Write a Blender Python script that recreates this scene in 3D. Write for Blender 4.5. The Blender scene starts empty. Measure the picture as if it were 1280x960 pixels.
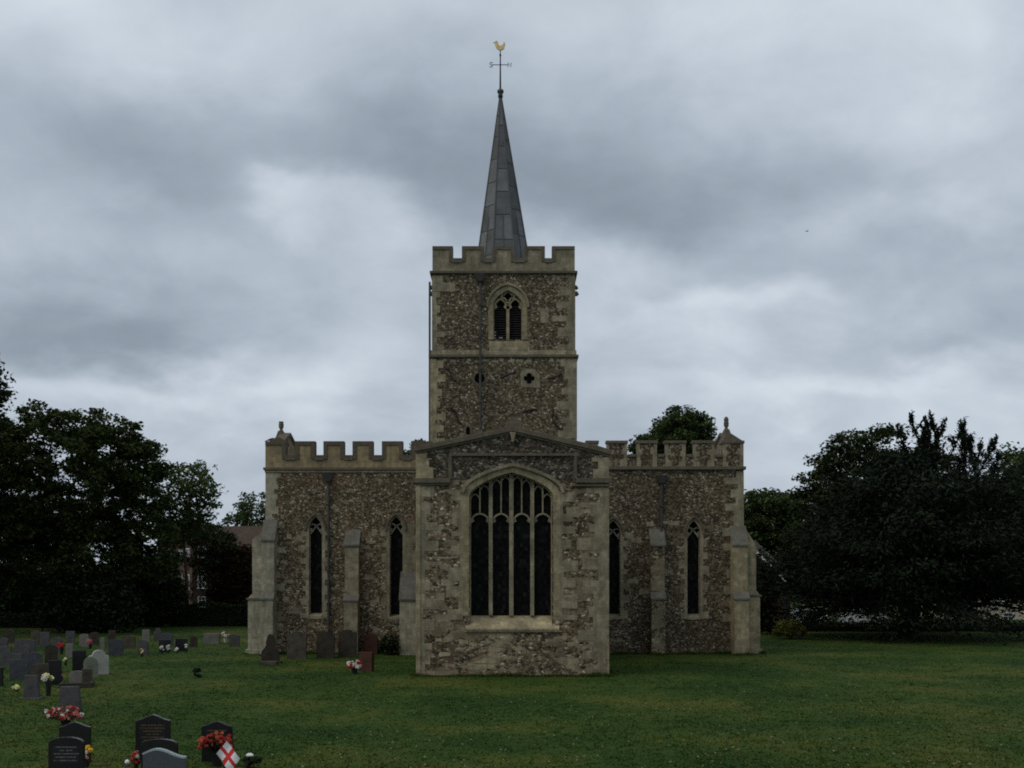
import bpy, bmesh, math, random
import numpy as np
from mathutils import Vector, Matrix, Euler
from mathutils.geometry import tessellate_polygon

rnd = random.Random(7)
scene = bpy.context.scene
C = scene.collection
PI = math.pi
R = math.radians
F = 1300.0          # focal length in photo pixels
EYE = 4.2           # eye height above the lawn
HOR = 724.0         # horizon row
def X(px, d): return (px - 640.0) * d / F
def Z(py, d): return EYE + (HOR - py) * d / F
def D(base_y): return EYE * F / (base_y - HOR)   # distance of a point on flat ground
def lin(c):
    return tuple(((v/255.0)/12.92 if v/255.0 <= 0.04045 else ((v/255.0+0.055)/1.055)**2.4) for v in c)

# ------------------------------------------------------------------ node helpers
class NT:
    def __init__(self, tree):
        self.t = tree; self.n = tree.nodes; self.l = tree.links
    def node(self, typ, ins=None, **props):
        nd = self.n.new(typ)
        for k, v in props.items(): setattr(nd, k, v)
        if ins:
            for k, v in ins.items():
                s = nd.inputs[k]
                if isinstance(v, bpy.types.NodeSocket): self.l.new(v, s)
                else: s.default_value = v
        return nd
    def math(self, op, a, b=None, clamp=False):
        nd = self.n.new('ShaderNodeMath'); nd.operation = op; nd.use_clamp = clamp
        for i, v in enumerate((a, b)):
            if v is None: continue
            if isinstance(v, bpy.types.NodeSocket): self.l.new(v, nd.inputs[i])
            else: nd.inputs[i].default_value = v
        return nd.outputs[0]
    def ramp(self, fac, stops, interp='LINEAR'):
        nd = self.n.new('ShaderNodeValToRGB'); self.l.new(fac, nd.inputs[0])
        cr = nd.color_ramp; cr.interpolation = interp
        while len(cr.elements) > 1: cr.elements.remove(cr.elements[-1])
        for i, (p, c) in enumerate(stops):
            e = cr.elements[0] if i == 0 else cr.elements.new(p)
            e.position = p
            c = (c, c, c) if not hasattr(c, '__len__') else c
            e.color = (*c, 1)
        return nd.outputs[0]
    def mix(self, fac, a, b, mode='MIX'):
        nd = self.n.new('ShaderNodeMix'); nd.data_type = 'RGBA'; nd.blend_type = mode
        for s, v in ((nd.inputs['Factor'], fac), (nd.inputs['A'], a), (nd.inputs['B'], b)):
            # RGBA sockets share names with the float ones: pick by type below
            pass
        fs = [s for s in nd.inputs if s.name == 'Factor' and s.type == 'VALUE'][0]
        sa = [s for s in nd.inputs if s.name == 'A' and s.type == 'RGBA'][0]
        sb = [s for s in nd.inputs if s.name == 'B' and s.type == 'RGBA'][0]
        for s, v in ((fs, fac), (sa, a), (sb, b)):
            if isinstance(v, bpy.types.NodeSocket): self.l.new(v, s)
            elif hasattr(v, '__len__'): s.default_value = (*v, 1) if len(v) == 3 else v
            else: s.default_value = v if s is fs else (v, v, v, 1)
        return [o for o in nd.outputs if o.type == 'RGBA'][0]
    def noise(self, vec, scale, detail=4, rough=.55, dist=0.0, out='Fac'):
        return self.node('ShaderNodeTexNoise', {'Vector': vec, 'Scale': scale, 'Detail': detail, 'Roughness': rough, 'Distortion': dist}).outputs[out]
    def scaled(self, vec, sx, sy, sz):
        return self.node('ShaderNodeMapping', {'Vector': vec, 'Scale': (sx, sy, sz)}).outputs[0]

def new_mat(name):
    m = bpy.data.materials.new(name); m.use_nodes = True
    nt = NT(m.node_tree)
    b = m.node_tree.nodes['Principled BSDF']
    co = nt.node('ShaderNodeTexCoord').outputs['Object']
    return m, nt, b, co

def plain(name, col, rough=.8, var=.25, scale=6.0, bump=.0, metal=0.0, island=0.0, spec=.3):
    m, nt, b, co = new_mat(name)
    n = nt.noise(co, scale, 5, .6)
    lo = tuple(c*(1-var) for c in col); hi = tuple(min(1, c*(1+var)) for c in col)
    c = nt.ramp(n, [(.3, lo), (.7, hi)])
    if island:
        g = nt.node('ShaderNodeNewGeometry').outputs['Random Per Island']
        c = nt.mix(1.0, c, nt.ramp(g, [(0, 1-island), (1, 1+island)]), 'MULTIPLY')
    nt.l.new(c, b.inputs['Base Color'])
    b.inputs['Roughness'].default_value = rough; b.inputs['Metallic'].default_value = metal
    b.inputs['Specular IOR Level'].default_value = spec
    if bump:
        bp = nt.node('ShaderNodeBump', {'Strength': bump, 'Distance': .02, 'Height': nt.noise(co, scale*4, 6)})
        nt.l.new(bp.outputs[0], b.inputs['Normal'])
    return m

def coursed(nt, co, w, h, mortar):
    s = nt.node('ShaderNodeSeparateXYZ', {'Vector': co})
    v = nt.node('ShaderNodeCombineXYZ', {'X': nt.math('ADD', s.outputs[0], s.outputs[1]), 'Y': s.outputs[2]}).outputs[0]
    wob = nt.node('ShaderNodeTexNoise', {'Vector': co, 'Scale': 1.7, 'Detail': 2.0}).outputs['Color']
    v = nt.node('ShaderNodeVectorMath', {0: v, 1: nt.node('ShaderNodeVectorMath', {0: wob, 1: (.05, .05, 0)}, operation='MULTIPLY').outputs[0]}, operation='ADD').outputs[0]
    br = nt.node('ShaderNodeTexBrick', {'Vector': v, 'Color1': (0, 0, 0, 1), 'Color2': (1, 1, 1, 1), 'Mortar': (.5, .5, .5, 1), 'Scale': 1.0,
                 'Mortar Size': mortar, 'Mortar Smooth': .2, 'Bias': 0.0, 'Brick Width': w, 'Row Height': h})
    return br

def flint(name, tint=(1, 1, 1), bright=1.0, patch_amt=.5, mortar_col=(.185, .155, .10), red=.35, scale=7.5, seed=0.0):
    m, nt, b, co = new_mat(name)
    co = nt.node('ShaderNodeMapping', {'Vector': co, 'Location': (seed, seed*.7, seed*1.3)}).outputs[0]
    warp = nt.node('ShaderNodeTexNoise', {'Vector': co, 'Scale': 9.0, 'Detail': 3.0}).outputs['Color']
    vec = nt.node('ShaderNodeVectorMath', {0: co, 1: nt.node('ShaderNodeVectorMath', {0: warp, 1: (.06, .06, .06)}, operation='MULTIPLY').outputs[0]}, operation='ADD').outputs[0]
    vec = nt.scaled(vec, 1, 1, 1.25)
    vo = nt.node('ShaderNodeTexVoronoi', {'Vector': vec, 'Scale': scale}, feature='F1')
    ve = nt.node('ShaderNodeTexVoronoi', {'Vector': vec, 'Scale': scale}, feature='DISTANCE_TO_EDGE')
    cell = nt.node('ShaderNodeSeparateColor', {'Color': vo.outputs['Color']})
    k = bright
    fl = nt.ramp(cell.outputs[0], [(0, (.022*k, .021*k, .019*k)), (.2, (.045*k, .040*k, .032*k)), (.42, (.085*k, .068*k, .047*k)), (.64, (.14*k, .115*k, .078*k)),
                                  (.8, (.19*k, .168*k, .128*k)), (.91, (.27*k, .245*k, .195*k)), (.97, (.40*k, .38*k, .325*k)), (1, (.52*k, .50*k, .44*k))])
    # rusty / red flints and tile scraps come in drifts
    rn = nt.noise(co, .55, 4, .6)
    rmask = nt.math('MULTIPLY', nt.ramp(rn, [(.48, 0), (.68, 1)]), nt.ramp(cell.outputs[1], [(.45, 0), (.55, 1)]))
    fl = nt.mix(nt.math('MULTIPLY', rmask, red), fl, (.16*k, .075*k, .04*k))
    mm = nt.ramp(ve.outputs['Distance'], [(.02, 1), (.09, 0)])
    mn = nt.noise(co, 1.1, 5, .65)
    mm2 = nt.math('MULTIPLY', mm, nt.ramp(mn, [(.3, .15), (.65, .85)]))
    mc = nt.mix(nt.noise(co, 14, 3), tuple(c*k*.75 for c in mortar_col), tuple(c*k*1.25 for c in mortar_col))
    col = nt.mix(mm2, fl, mc)
    # patches of smooth coursed clunch and repair mortar
    pv = nt.scaled(co, .9, .9, 1.9)
    pn = nt.noise(pv, 1.0, 6, .62, .3)
    t = .66 - .16*patch_amt
    pm = nt.ramp(pn, [(t-.02, 0), (t+.05, 1)])
    pm = nt.ramp(nt.math('ADD', pm, nt.math('MULTIPLY', nt.math('SUBTRACT', cell.outputs[2], .5), .9)), [(.42, 0), (.6, 1)])
    br = coursed(nt, co, .62, .27, .012)
    bc = nt.ramp(br.outputs['Color'], [(0, (.19*k, .165*k, .11*k)), (.5, (.255*k, .225*k, .155*k)), (1, (.32*k, .29*k, .215*k))])
    bc = nt.mix(nt.ramp(nt.noise(co, 5, 6, .7), [(.35, .0), (.75, .75)]), bc, (.11*k, .095*k, .075*k))
    col = nt.mix(pm, col, bc)
    # weather staining, large and soft, plus fine grain
    st = nt.ramp(nt.noise(nt.scaled(co, 1, 1, .45), .35, 5, .6), [(.3, .68), (.7, 1.18)])
    col = nt.mix(1.0, col, st, 'MULTIPLY')
    md = nt.ramp(nt.noise(co, 1.9, 5, .65), [(.3, .74), (.7, 1.2)]); col = nt.mix(1.0, col, md, 'MULTIPLY')
    gr = nt.ramp(nt.noise(co, 45, 3), [(.3, .8), (.7, 1.15)])
    col = nt.mix(1.0, col, gr, 'MULTIPLY')
    col = nt.mix(1.0, col, tint, 'MULTIPLY')
    nt.l.new(col, b.inputs['Base Color'])
    b.inputs['Roughness'].default_value = .85; b.inputs['Specular IOR Level'].default_value = .2
    h = nt.mix(pm, nt.ramp(ve.outputs['Distance'], [(0, 0), (.2, 1)]), nt.math('SUBTRACT', 1.0, br.outputs['Fac']))
    bp = nt.node('ShaderNodeBump', {'Strength': .7, 'Distance': .03, 'Height': h})
    nt.l.new(bp.outputs[0], b.inputs['Normal'])
    return m

def ashlar(name, col, var=.32, stain=.55, stain_col=(.075, .065, .045), courses=True, lichen=.25, w=.55, h=.3):
    m, nt, b, co = new_mat(name)
    isl = nt.node('ShaderNodeNewGeometry').outputs['Random Per Island']
    n = nt.noise(co, 3.2, 6, .65)
    base = nt.ramp(n, [(.3, tuple(c*(1-var) for c in col)), (.7, tuple(c*(1+var) for c in col))])
    base = nt.mix(1.0, base, nt.ramp(isl, [(0, .88), (1, 1.12)]), 'MULTIPLY')
    if courses:
        br = coursed(nt, co, w, h, .009)
        base = nt.mix(1.0, base, nt.ramp(br.outputs['Color'], [(0, .82), (1, 1.16)]), 'MULTIPLY')
        base = nt.mix(nt.math('MULTIPLY', br.outputs['Fac'], .35), base, tuple(c*.45 for c in col))
    sm = nt.ramp(nt.noise(nt.scaled(co, 1, 1, .6), 1.3, 8, .72), [(.40, 0), (.68, stain)])
    base = nt.mix(sm, base, stain_col)
    run = nt.ramp(nt.noise(nt.scaled(co, 5, 5, .35), 1.0, 5, .65), [(.5, 0), (.72, .55)])
    base = nt.mix(run, base, tuple(c*.9 for c in stain_col))
    base = nt.mix(nt.ramp(nt.noise(co, .6, 4, .6), [(.42, 0), (.7, .45)]), base, (.10, .088, .06))
    base = nt.mix(nt.ramp(nt.noise(co, 9, 4, .7), [(.55, 0), (.7, .5)]), base, tuple(c*.5 for c in col))
    base = nt.mix(nt.ramp(nt.noise(co, 2.3, 5, .7), [(.55, 0), (.68, .55)]), base, tuple(min(1, c*1.35) for c in col))
    lm = nt.ramp(nt.noise(co, 6.5, 5, .7), [(.62, 0), (.7, lichen)])
    base = nt.mix(lm, base, (.30, .25, .13))
    nt.l.new(base, b.inputs['Base Color'])
    b.inputs['Roughness'].default_value = .9; b.inputs['Specular IOR Level'].default_value = .2
    bp = nt.node('ShaderNodeBump', {'Strength': .45, 'Distance': .02, 'Height': nt.noise(co, 18, 6, .7)})
    nt.l.new(bp.outputs[0], b.inputs['Normal'])
    return m

def leaf_mat(name, a, b_, trans=.25):
    m, nt, b, co = new_mat(name)
    isl = nt.node('ShaderNodeNewGeometry').outputs['Random Per Island']
    c = nt.ramp(isl, [(0, a), (.75, b_), (1, tuple(v*1.5 for v in b_))])
    n = nt.ramp(nt.noise(co, .45, 3), [(.3, .7), (.7, 1.25)])
    c = nt.mix(1.0, c, n, 'MULTIPLY')
    nt.l.new(c, b.inputs['Base Color'])
    b.inputs['Roughness'].default_value = .7; b.inputs['Specular IOR Level'].default_value = .05
    tr = nt.node('ShaderNodeBsdfTranslucent', {'Color': c})
    mx = nt.node('ShaderNodeMixShader', {0: trans, 1: b.outputs[0], 2: tr.outputs[0]})
    nt.l.new(mx.outputs[0], m.node_tree.nodes['Material Output'].inputs['Surface'])
    return m

def glass_mat(name, col=(.006, .006, .0055), pane=.14):
    m, nt, b, co = new_mat(name)
    br = coursed(nt, co, pane, pane*1.3, .008)
    c = nt.ramp(br.outputs['Color'], [(0, tuple(v*.4 for v in col)), (.8, tuple(v*1.5 for v in col)), (1, tuple(v*3.2 for v in col))])
    c = nt.mix(br.outputs['Fac'], c, (.009, .009, .009))
    nt.l.new(c, b.inputs['Base Color'])
    b.inputs['Roughness'].default_value = .5; b.inputs['Specular IOR Level'].default_value = .04
    bp = nt.node('ShaderNodeBump', {'Strength': .35, 'Distance': .02, 'Height': br.outputs['Color']})
    nt.l.new(bp.outputs[0], b.inputs['Normal'])
    return m

M = {}
M['flint_chancel'] = flint('flint rubble of the chancel', (1.07, 1.0, .90), .98, .85, red=.35, scale=8.0)
M['flint_gable'] = flint('dark knapped flint', (1, .98, .96), .66, -.6, (.10, .088, .065), red=.05, scale=10.5, seed=11)
M['flint_tower'] = flint('flint rubble of the tower', (1.06, 1.0, .90), .95, -.1, red=.2, scale=10, seed=23)
M['flint_south'] = flint('flint rubble of the south transept', (1.07, 1.0, .89), 1.02, .25, red=.5, scale=10.5, seed=37)
M['rubble'] = flint('rubble and ashlar mix', (1.04, 1.0, .92), .95, 1.15, red=.25, scale=8.0, seed=67)
M['flint_north'] = flint('flint rubble of the north transept', (1.06, 1.0, .90), .82, .25, red=.35, scale=10, seed=51)
M['stone'] = ashlar('cream limestone', (.33, .28, .175))
M['stone_grey'] = ashlar('grey weathered limestone', (.275, .243, .165), stain=.65)
M['stone_pale'] = ashlar('pale clunch ashlar', (.33, .305, .23), stain=.5)
M['stone_render'] = ashlar('buff parapet stone', (.28, .222, .125), stain=.5, w=1.1, h=.45)
M['coping'] = ashlar('dark lichened coping stone', (.10, .085, .062), stain=.6, courses=False)
M['coping_mid'] = ashlar('brown coping stone', (.125, .108, .078), stain=.6, courses=False)
M['slab'] = ashlar('blue grey weathering slab', (.12, .118, .108), courses=False)
M['lead'] = plain('dull lead sheet', (.095, .10, .102), .55, .3, 1.3, .15, .0, .35, .2)
M['lead_roll'] = plain('lead roll', (.06, .063, .07), .55, .2, 2)
M['iron'] = plain('painted iron', (.018, .017, .016), .5, .3, 5)
M['pipe'] = plain('grey downpipe paint', (.045, .044, .041), .5, .3, 3)
M['dark_iron'] = plain('black wrought iron', (.012, .011, .011), .6, .3, 5)
M['gold'] = plain('gilding', (.62, .46, .20), .4, .25, 8, 0, .7)
M['louvre'] = plain('dark louvre timber', (.028, .026, .024), .8, .3, 6)
M['glass'] = glass_mat('leaded window glass')
M['void'] = plain('unlit hollow', (.006, .006, .006), .9, .1, 3)  # near-black colour that paints the shade inside the tower openings
M['roof_lead'] = plain('grey roof lead', (.16, .165, .17), .6, .2, .8)
M['brick'] = None
# brick
m, nt, b, co = new_mat('red brick'); br = coursed(nt, co, .23, .075, .01)
c = nt.ramp(br.outputs['Color'], [(0, (.055, .021, .013)), (1, (.10, .036, .022))]); c = nt.mix(br.outputs['Fac'], c, (.10, .08, .06))
c = nt.mix(1.0, c, nt.ramp(nt.noise(co, .7, 4), [(.3, .7), (.7, 1.15)]), 'MULTIPLY')
nt.l.new(c, b.inputs['Base Color']); b.inputs['Roughness'].default_value = .9; M['brick'] = m
m, nt, b, co = new_mat('brown clay tile'); br = coursed(nt, co, .17, .11, .012)
c = nt.ramp(br.outputs['Color'], [(0, (.032, .018, .012)), (1, (.065, .034, .021))]); c = nt.mix(br.outputs['Fac'], c, (.02, .015, .012))
c = nt.mix(nt.ramp(nt.noise(co, .9, 5), [(.5, 0), (.7, .6)]), c, (.055, .06, .035))
nt.l.new(c, b.inputs['Base Color']); b.inputs['Roughness'].default_value = .9; M['tile'] = m
M['slate'] = plain('grey slate', (.055, .055, .06), .7, .3, 2)
M['cream'] = plain('cream render', (.55, .50, .38), .85, .1, 1)
M['white'] = plain('white paint', (.75, .76, .76), .5, .05, 3)
M['pane'] = plain('window pane', (.03, .035, .04), .12, .2, 1, spec=.5)
M['bark'] = plain('grey brown bark', (.05, .042, .033), .95, .35, 4, .5)
M['bark_dark'] = plain('dark bark', (.014, .012, .010), .95, .35, 4, .5)
M['leaf_lime'] = leaf_mat('lime leaves', (.018, .026, .009), (.04, .058, .016), .12)
M['leaf_dark'] = leaf_mat('dark broad leaves', (.014, .021, .009), (.03, .043, .014), .12)
M['leaf_light'] = leaf_mat('light green leaves', (.035, .055, .018), (.07, .105, .035), .3)
M['leaf_mid'] = leaf_mat('mid green leaves', (.028, .045, .016), (.055, .08, .028), .25)
M['needle'] = leaf_mat('dark cedar needles', (.008, .012, .009), (.018, .025, .015), .05)
M['needle_blue'] = leaf_mat('dull green needles', (.014, .022, .015), (.028, .04, .024), .08)
M['leaf_yellow'] = leaf_mat('golden shrub leaves', (.07, .085, .02), (.16, .16, .04), .15)
M['leaf_hedge'] = leaf_mat('clipped hedge leaves', (.010, .016, .008), (.022, .034, .014), .08)
M['leaf_copper'] = leaf_mat('coppery leaves', (.018, .012, .008), (.04, .025, .014), .1)
def blade_mat():
    m, nt, b, co = new_mat('grass blades')
    isl = nt.node('ShaderNodeNewGeometry').outputs['Random Per Island']
    c = nt.ramp(nt.noise(co, .16, 5, .6), [(.36, (.013, .037, .005)), (.5, (.026, .054, .008)), (.62, (.056, .072, .013))])
    c = nt.mix(nt.ramp(nt.noise(co, 1.1, 5, .65), [(.52, 0), (.72, .5)]), c, (.052, .064, .013))
    c = nt.mix(1.0, c, nt.ramp(isl, [(0, .75), (1, 1.3)]), 'MULTIPLY')
    nt.l.new(c, b.inputs['Base Color']); b.inputs['Roughness'].default_value = .8; b.inputs['Specular IOR Level'].default_value = .05
    return m
M['blade'] = blade_mat()
M['blade_dry'] = leaf_mat('yellowed grass tips', (.07, .07, .02), (.13, .115, .035), .2)
M['fl_red'] = plain('red petals', (.32, .014, .018), .6, .4, 20, island=.5)
M['fl_pink'] = plain('pink petals', (.42, .11, .13), .6, .4, 20, island=.6)
M['fl_white'] = plain('white petals', (.52, .51, .46), .6, .2, 20, island=.2)
M['fl_yellow'] = plain('yellow petals', (.75, .42, .02), .6, .2, 20, island=.2)
M['fl_cream'] = plain('pale yellow petals', (.6, .58, .25), .6, .2, 20, island=.2)
M['fl_orange'] = plain('orange petals', (.40, .09, .035), .6, .2, 20, island=.3)
M['pot_dark'] = plain('black plastic pot', (.015, .015, .016), .4, .2, 5)
M['pot_stone'] = plain('pale stone vase', (.45, .43, .38), .8, .2, 8)
M['granite'] = plain('polished black granite', (.014, .014, .016), .22, .4, 40, spec=.45)
M['granite_grey'] = plain('blue grey granite', (.06, .068, .08), .35, .35, 40, spec=.4)
M['granite_edge'] = plain('sawn pale granite edge', (.28, .33, .36), .7, .2, 30)
M['gs_grey'] = plain('grey headstone', (0.055, 0.055, 0.057), .85, .35, 3.5, .5)
M['gs_blue'] = plain('blue grey headstone', (0.048, 0.051, 0.059), .8, .3, 4, .4)
M['gs_pale'] = plain('pale headstone', (0.127, 0.125, 0.112), .85, .25, 3, .4)
M['gs_white'] = plain('white headstone', (.30, .30, .27), .8, .2, 3, .3)
M['gs_brown'] = plain('brown mossy headstone', (0.032, 0.027, 0.020), .95, .45, 3, .8)
M['gs_lichen'] = plain('lichened headstone', (0.055, 0.048, 0.036), .95, .5, 3, .8)
M['gs_red'] = plain('reddish sandstone', (.055, .022, .015), .95, .35, 3, .6)
M['gs_green'] = plain('greenish headstone', (0.136, 0.150, 0.112), .9, .3, 3, .5)
def incised(name, col):
    m, nt, b, co = new_mat(name)
    sp = nt.node('ShaderNodeSeparateXYZ', {'Vector': co})
    row = nt.math('FRACT', nt.math('MULTIPLY', sp.outputs[2], 14.5))
    band = nt.ramp(row, [(.30, 0), (.38, 1), (.62, 1), (.70, 0)])
    rid = nt.math('FLOOR', nt.math('MULTIPLY', sp.outputs[2], 14.5))
    v = nt.node('ShaderNodeCombineXYZ', {'X': nt.math('MULTIPLY', sp.outputs[0], 38.0), 'Y': nt.math('MULTIPLY', rid, 7.3)}).outputs[0]
    ink = nt.ramp(nt.noise(v, 1.0, 3, .7), [(.42, 0), (.5, 1)])
    half = nt.math('MULTIPLY', nt.math('ABSOLUTE', sp.outputs[0]), 1.0)
    lim = nt.math('ADD', .13, nt.math('MULTIPLY', nt.math('FRACT', nt.math('MULTIPLY', nt.math('SINE', nt.math('MULTIPLY', rid, 12.9)), 43.7)), .16))
    c = nt.mix(nt.math('MULTIPLY', nt.math('MULTIPLY', band, ink), nt.math('LESS_THAN', half, lim)), (.014, .014, .016), col)
    nt.l.new(c, b.inputs['Base Color']); b.inputs['Roughness'].default_value = .3; b.inputs['Specular IOR Level'].default_value = .4
    return m
M['letter_gold'] = incised('black granite with gilt rows', (.12, .075, .028)); M['letter_silver'] = incised('black granite with silver rows', (.13, .13, .135))
M['flag_white'] = plain('white flag cloth', (.72, .74, .76), .8, .08, 6)
M['flag_red'] = plain('red flag cloth', (.55, .03, .03), .8, .08, 6)
M['wood'] = plain('stick', (.25, .18, .1), .8, .2, 10)
M['car_white'] = plain('white car paint', (.72, .74, .75), .25, .03, 1, spec=.6)
M['tyre'] = plain('tyre rubber', (.02, .02, .02), .85, .2, 8)
M['rim'] = plain('alloy rim', (.4, .4, .42), .35, .1, 5, metal=.7)
M['lamp_red'] = plain('red lamp lens', (.4, .02, .02), .2, .05, 5)
M['lamp_clear'] = plain('clear lamp lens', (.6, .62, .64), .1, .05, 5)
M['feather'] = plain('dark feathers', (.03, .03, .034), .7, .3, 20)
M['beak'] = plain('dark beak', (.05, .045, .04), .5, .1, 5)

# ------------------------------------------------------------------ mesh helpers
def offset_path(path, o, closed=False):
    n = len(path); out = []
    for i in range(n):
        p = Vector(path[i])
        a = Vector(path[i-1]) if (i > 0 or closed) else None
        c = Vector(path[(i+1) % n]) if (i < n-1 or closed) else None
        d1 = (p-a).normalized() if a is not None else None
        d2 = (c-p).normalized() if c is not None else None
        if d1 is None: d1 = d2
        if d2 is None: d2 = d1
        n1 = Vector((-d1.y, d1.x)); n2 = Vector((-d2.y, d2.x))
        nn = n1+n2
        if nn.length < 1e-6: nn = n1
        nn.normalize()
        k = o/max(.35, nn.dot(n1))
        out.append((p.x+nn.x*k, p.y+nn.y*k))
    return out

class MB:
    def __init__(s): s.v = []; s.f = []; s.mi = []; s.cur = 0
    def face(s, idx): s.f.append(tuple(idx)); s.mi.append(s.cur)
    def box(s, x0, x1, y0, y1, z0, z1):
        i = len(s.v)
        s.v += [(x0,y0,z0),(x1,y0,z0),(x1,y1,z0),(x0,y1,z0),(x0,y0,z1),(x1,y0,z1),(x1,y1,z1),(x0,y1,z1)]
        for q in ((0,3,2,1),(4,5,6,7),(0,1,5,4),(1,2,6,5),(2,3,7,6),(3,0,4,7)): s.face([i+k for k in q])
        return s
    def prism(s, outer, a0, a1, holes=(), axis='y'):
        """polygon in a plane extruded: axis y -> (x,z), x -> (y,z), z -> (x,y)"""
        loops = [list(outer)] + [list(h) for h in holes]
        def P(p, a): return {'y': (p[0], a, p[1]), 'x': (a, p[0], p[1]), 'z': (p[0], p[1], a)}[axis]
        tris = tessellate_polygon([[Vector((p[0], p[1], 0)) for p in lp] for lp in loops])
        flat = [p for lp in loops for p in lp]
        i = len(s.v); n = len(flat)
        s.v += [P(p, a0) for p in flat] + [P(p, a1) for p in flat]
        for t in tris:
            s.face([i+k for k in t]); s.face([i+n+k for k in reversed(t)])
        k0 = 0
        for lp in loops:
            m = len(lp)
            for k in range(m):
                a, b_ = i+k0+k, i+k0+(k+1) % m
                s.face((a, b_, b_+n, a+n))
            k0 += m
        return s
    def sheet(s, outer, a):
        tris = tessellate_polygon([[Vector((p[0], p[1], 0)) for p in outer]])
        i = len(s.v); s.v += [(p[0], a, p[1]) for p in outer]
        for t in tris: s.face([i+k for k in t])
        return s
    def strip(s, path, wl, wr, y0, y1, closed=False):
        """band along an (x,z) polyline, from wl to the left of it to wr to the right, between depths y0 and y1"""
        L = offset_path(path, wl, closed); Rr = offset_path(path, -wr, closed)
        n = len(path); i = len(s.v)
        for k in range(n):
            s.v += [(L[k][0], y0, L[k][1]), (Rr[k][0], y0, Rr[k][1]), (Rr[k][0], y1, Rr[k][1]), (L[k][0], y1, L[k][1])]
        for k in range(n if closed else n-1):
            a = i+4*k; b_ = i+4*((k+1) % n)
            for q in range(4): s.face((a+q, a+(q+1) % 4, b_+(q+1) % 4, b_+q))
        if not closed:
            s.face((i, i+1, i+2, i+3)); e = i+4*(n-1); s.face((e+3, e+2, e+1, e))
        return s
    def tube(s, pts, rad, n=8, cap=True):
        pts = [Vector(p) for p in pts]
        if not hasattr(rad, '__len__'): rad = [rad]*len(pts)
        i = len(s.v)
        for k, p in enumerate(pts):
            d = (pts[min(k+1, len(pts)-1)] - pts[max(k-1, 0)])
            d = d.normalized() if d.length > 1e-9 else Vector((0,0,1))
            u = d.cross(Vector((0,0,1)));
            if u.length < 1e-3: u = d.cross(Vector((1,0,0)))
            u.normalize(); w = d.cross(u)
            for q in range(n):
                a = 2*PI*q/n
                s.v.append(tuple(p + (u*math.cos(a)+w*math.sin(a))*rad[k]))
        for k in range(len(pts)-1):
            for q in range(n):
                s.face((i+k*n+q, i+k*n+(q+1) % n, i+(k+1)*n+(q+1) % n, i+(k+1)*n+q))
        if cap:
            s.face([i+q for q in reversed(range(n))]); e = i+(len(pts)-1)*n; s.face([e+q for q in range(n)])
        return s
    def lathe(s, prof, cx=0, cy=0, n=16, z0=0):
        i = len(s.v)
        for r, z in prof:
            for q in range(n):
                a = 2*PI*q/n; s.v.append((cx+r*math.cos(a), cy+r*math.sin(a), z0+z))
        for k in range(len(prof)-1):
            for q in range(n):
                s.face((i+k*n+q, i+k*n+(q+1) % n, i+(k+1)*n+(q+1) % n, i+(k+1)*n+q))
        s.face([i+q for q in reversed(range(n))]); e = i+(len(prof)-1)*n; s.face([e+q for q in range(n)])
        return s
    def blob(s, c, rx, ry=None, rz=None, sub=1):
        ry = ry or rx; rz = rz or rx
        bm = bmesh.new(); bmesh.ops.create_icosphere(bm, subdivisions=sub, radius=1.0)
        i = len(s.v)
        for v in bm.verts: s.v.append((c[0]+v.co.x*rx, c[1]+v.co.y*ry, c[2]+v.co.z*rz))
        for f in bm.faces: s.face([i+v.index for v in f.verts])
        bm.free(); return s
    def build(s, name, mats, parent=None, loc=(0,0,0), bevel=0, smooth=False, rot=None):
        me = bpy.data.meshes.new(name)
        me.from_pydata(s.v, [], s.f)
        for m_ in (mats if isinstance(mats, (list, tuple)) else [mats]): me.materials.append(m_)
        if any(s.mi): me.polygons.foreach_set('material_index', s.mi)
        bm = bmesh.new(); bm.from_mesh(me); bmesh.ops.recalc_face_normals(bm, faces=bm.faces); bm.to_mesh(me); bm.free()
        if smooth: me.polygons.foreach_set('use_smooth', [True]*len(me.polygons))
        o = bpy.data.objects.new(name, me); C.objects.link(o)
        if parent: o.parent = parent
        o.location = loc
        if rot: o.rotation_euler = rot
        if bevel:
            bv = o.modifiers.new('edge', 'BEVEL'); bv.width = bevel; bv.segments = 2; bv.limit_method = 'ANGLE'; bv.angle_limit = R(40)
        return o

def empty(name, loc, rotz=0, label=None, cat=None, group=None):
    o = bpy.data.objects.new(name, None); C.objects.link(o); o.location = loc; o.rotation_euler = (0, 0, rotz)
    o.empty_display_size = .3
    if label: tag(o, label, cat, group)
    return o
def tag(o, label=None, cat=None, group=None, kind=None):
    if label: o['label'] = label
    if cat: o['category'] = cat
    if group: o['group'] = group
    if kind: o['kind'] = kind
    return o

def arch_curve(x0, x1, zs, za, n=10):
    """pointed arch from (x0,zs) over the apex to (x1,zs)"""
    w = (x1-x0)/2; h = za-zs; xm = (x0+x1)/2; pts = []
    if h >= w:
        r = (w*w+h*h)/(2*w); a1 = math.asin(min(1, h/r)) if r > 0 else 0
        if h > r: a1 = PI - a1
        left = [(x0+r-r*math.cos(a1*k/n), zs+r*math.sin(a1*k/n)) for k in range(n+1)]
    else:
        left = []
        for k in range(n+1):
            u = 1-math.cos(k/n*PI/2)
            u = u*.6 + (k/n)**1.4*.4
            left.append((x0+w*u, zs+h*(.60*math.sqrt(max(0, 1-(1-u)**2))+.40*u)))
    right = [(2*xm-p[0], p[1]) for p in reversed(left[:-1])]
    return left+right
def arch_outline(x0, x1, zb, zs, za, n=10):
    return [(x0, zb)] + arch_curve(x0, x1, zs, za, n) + [(x1, zb)]
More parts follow.
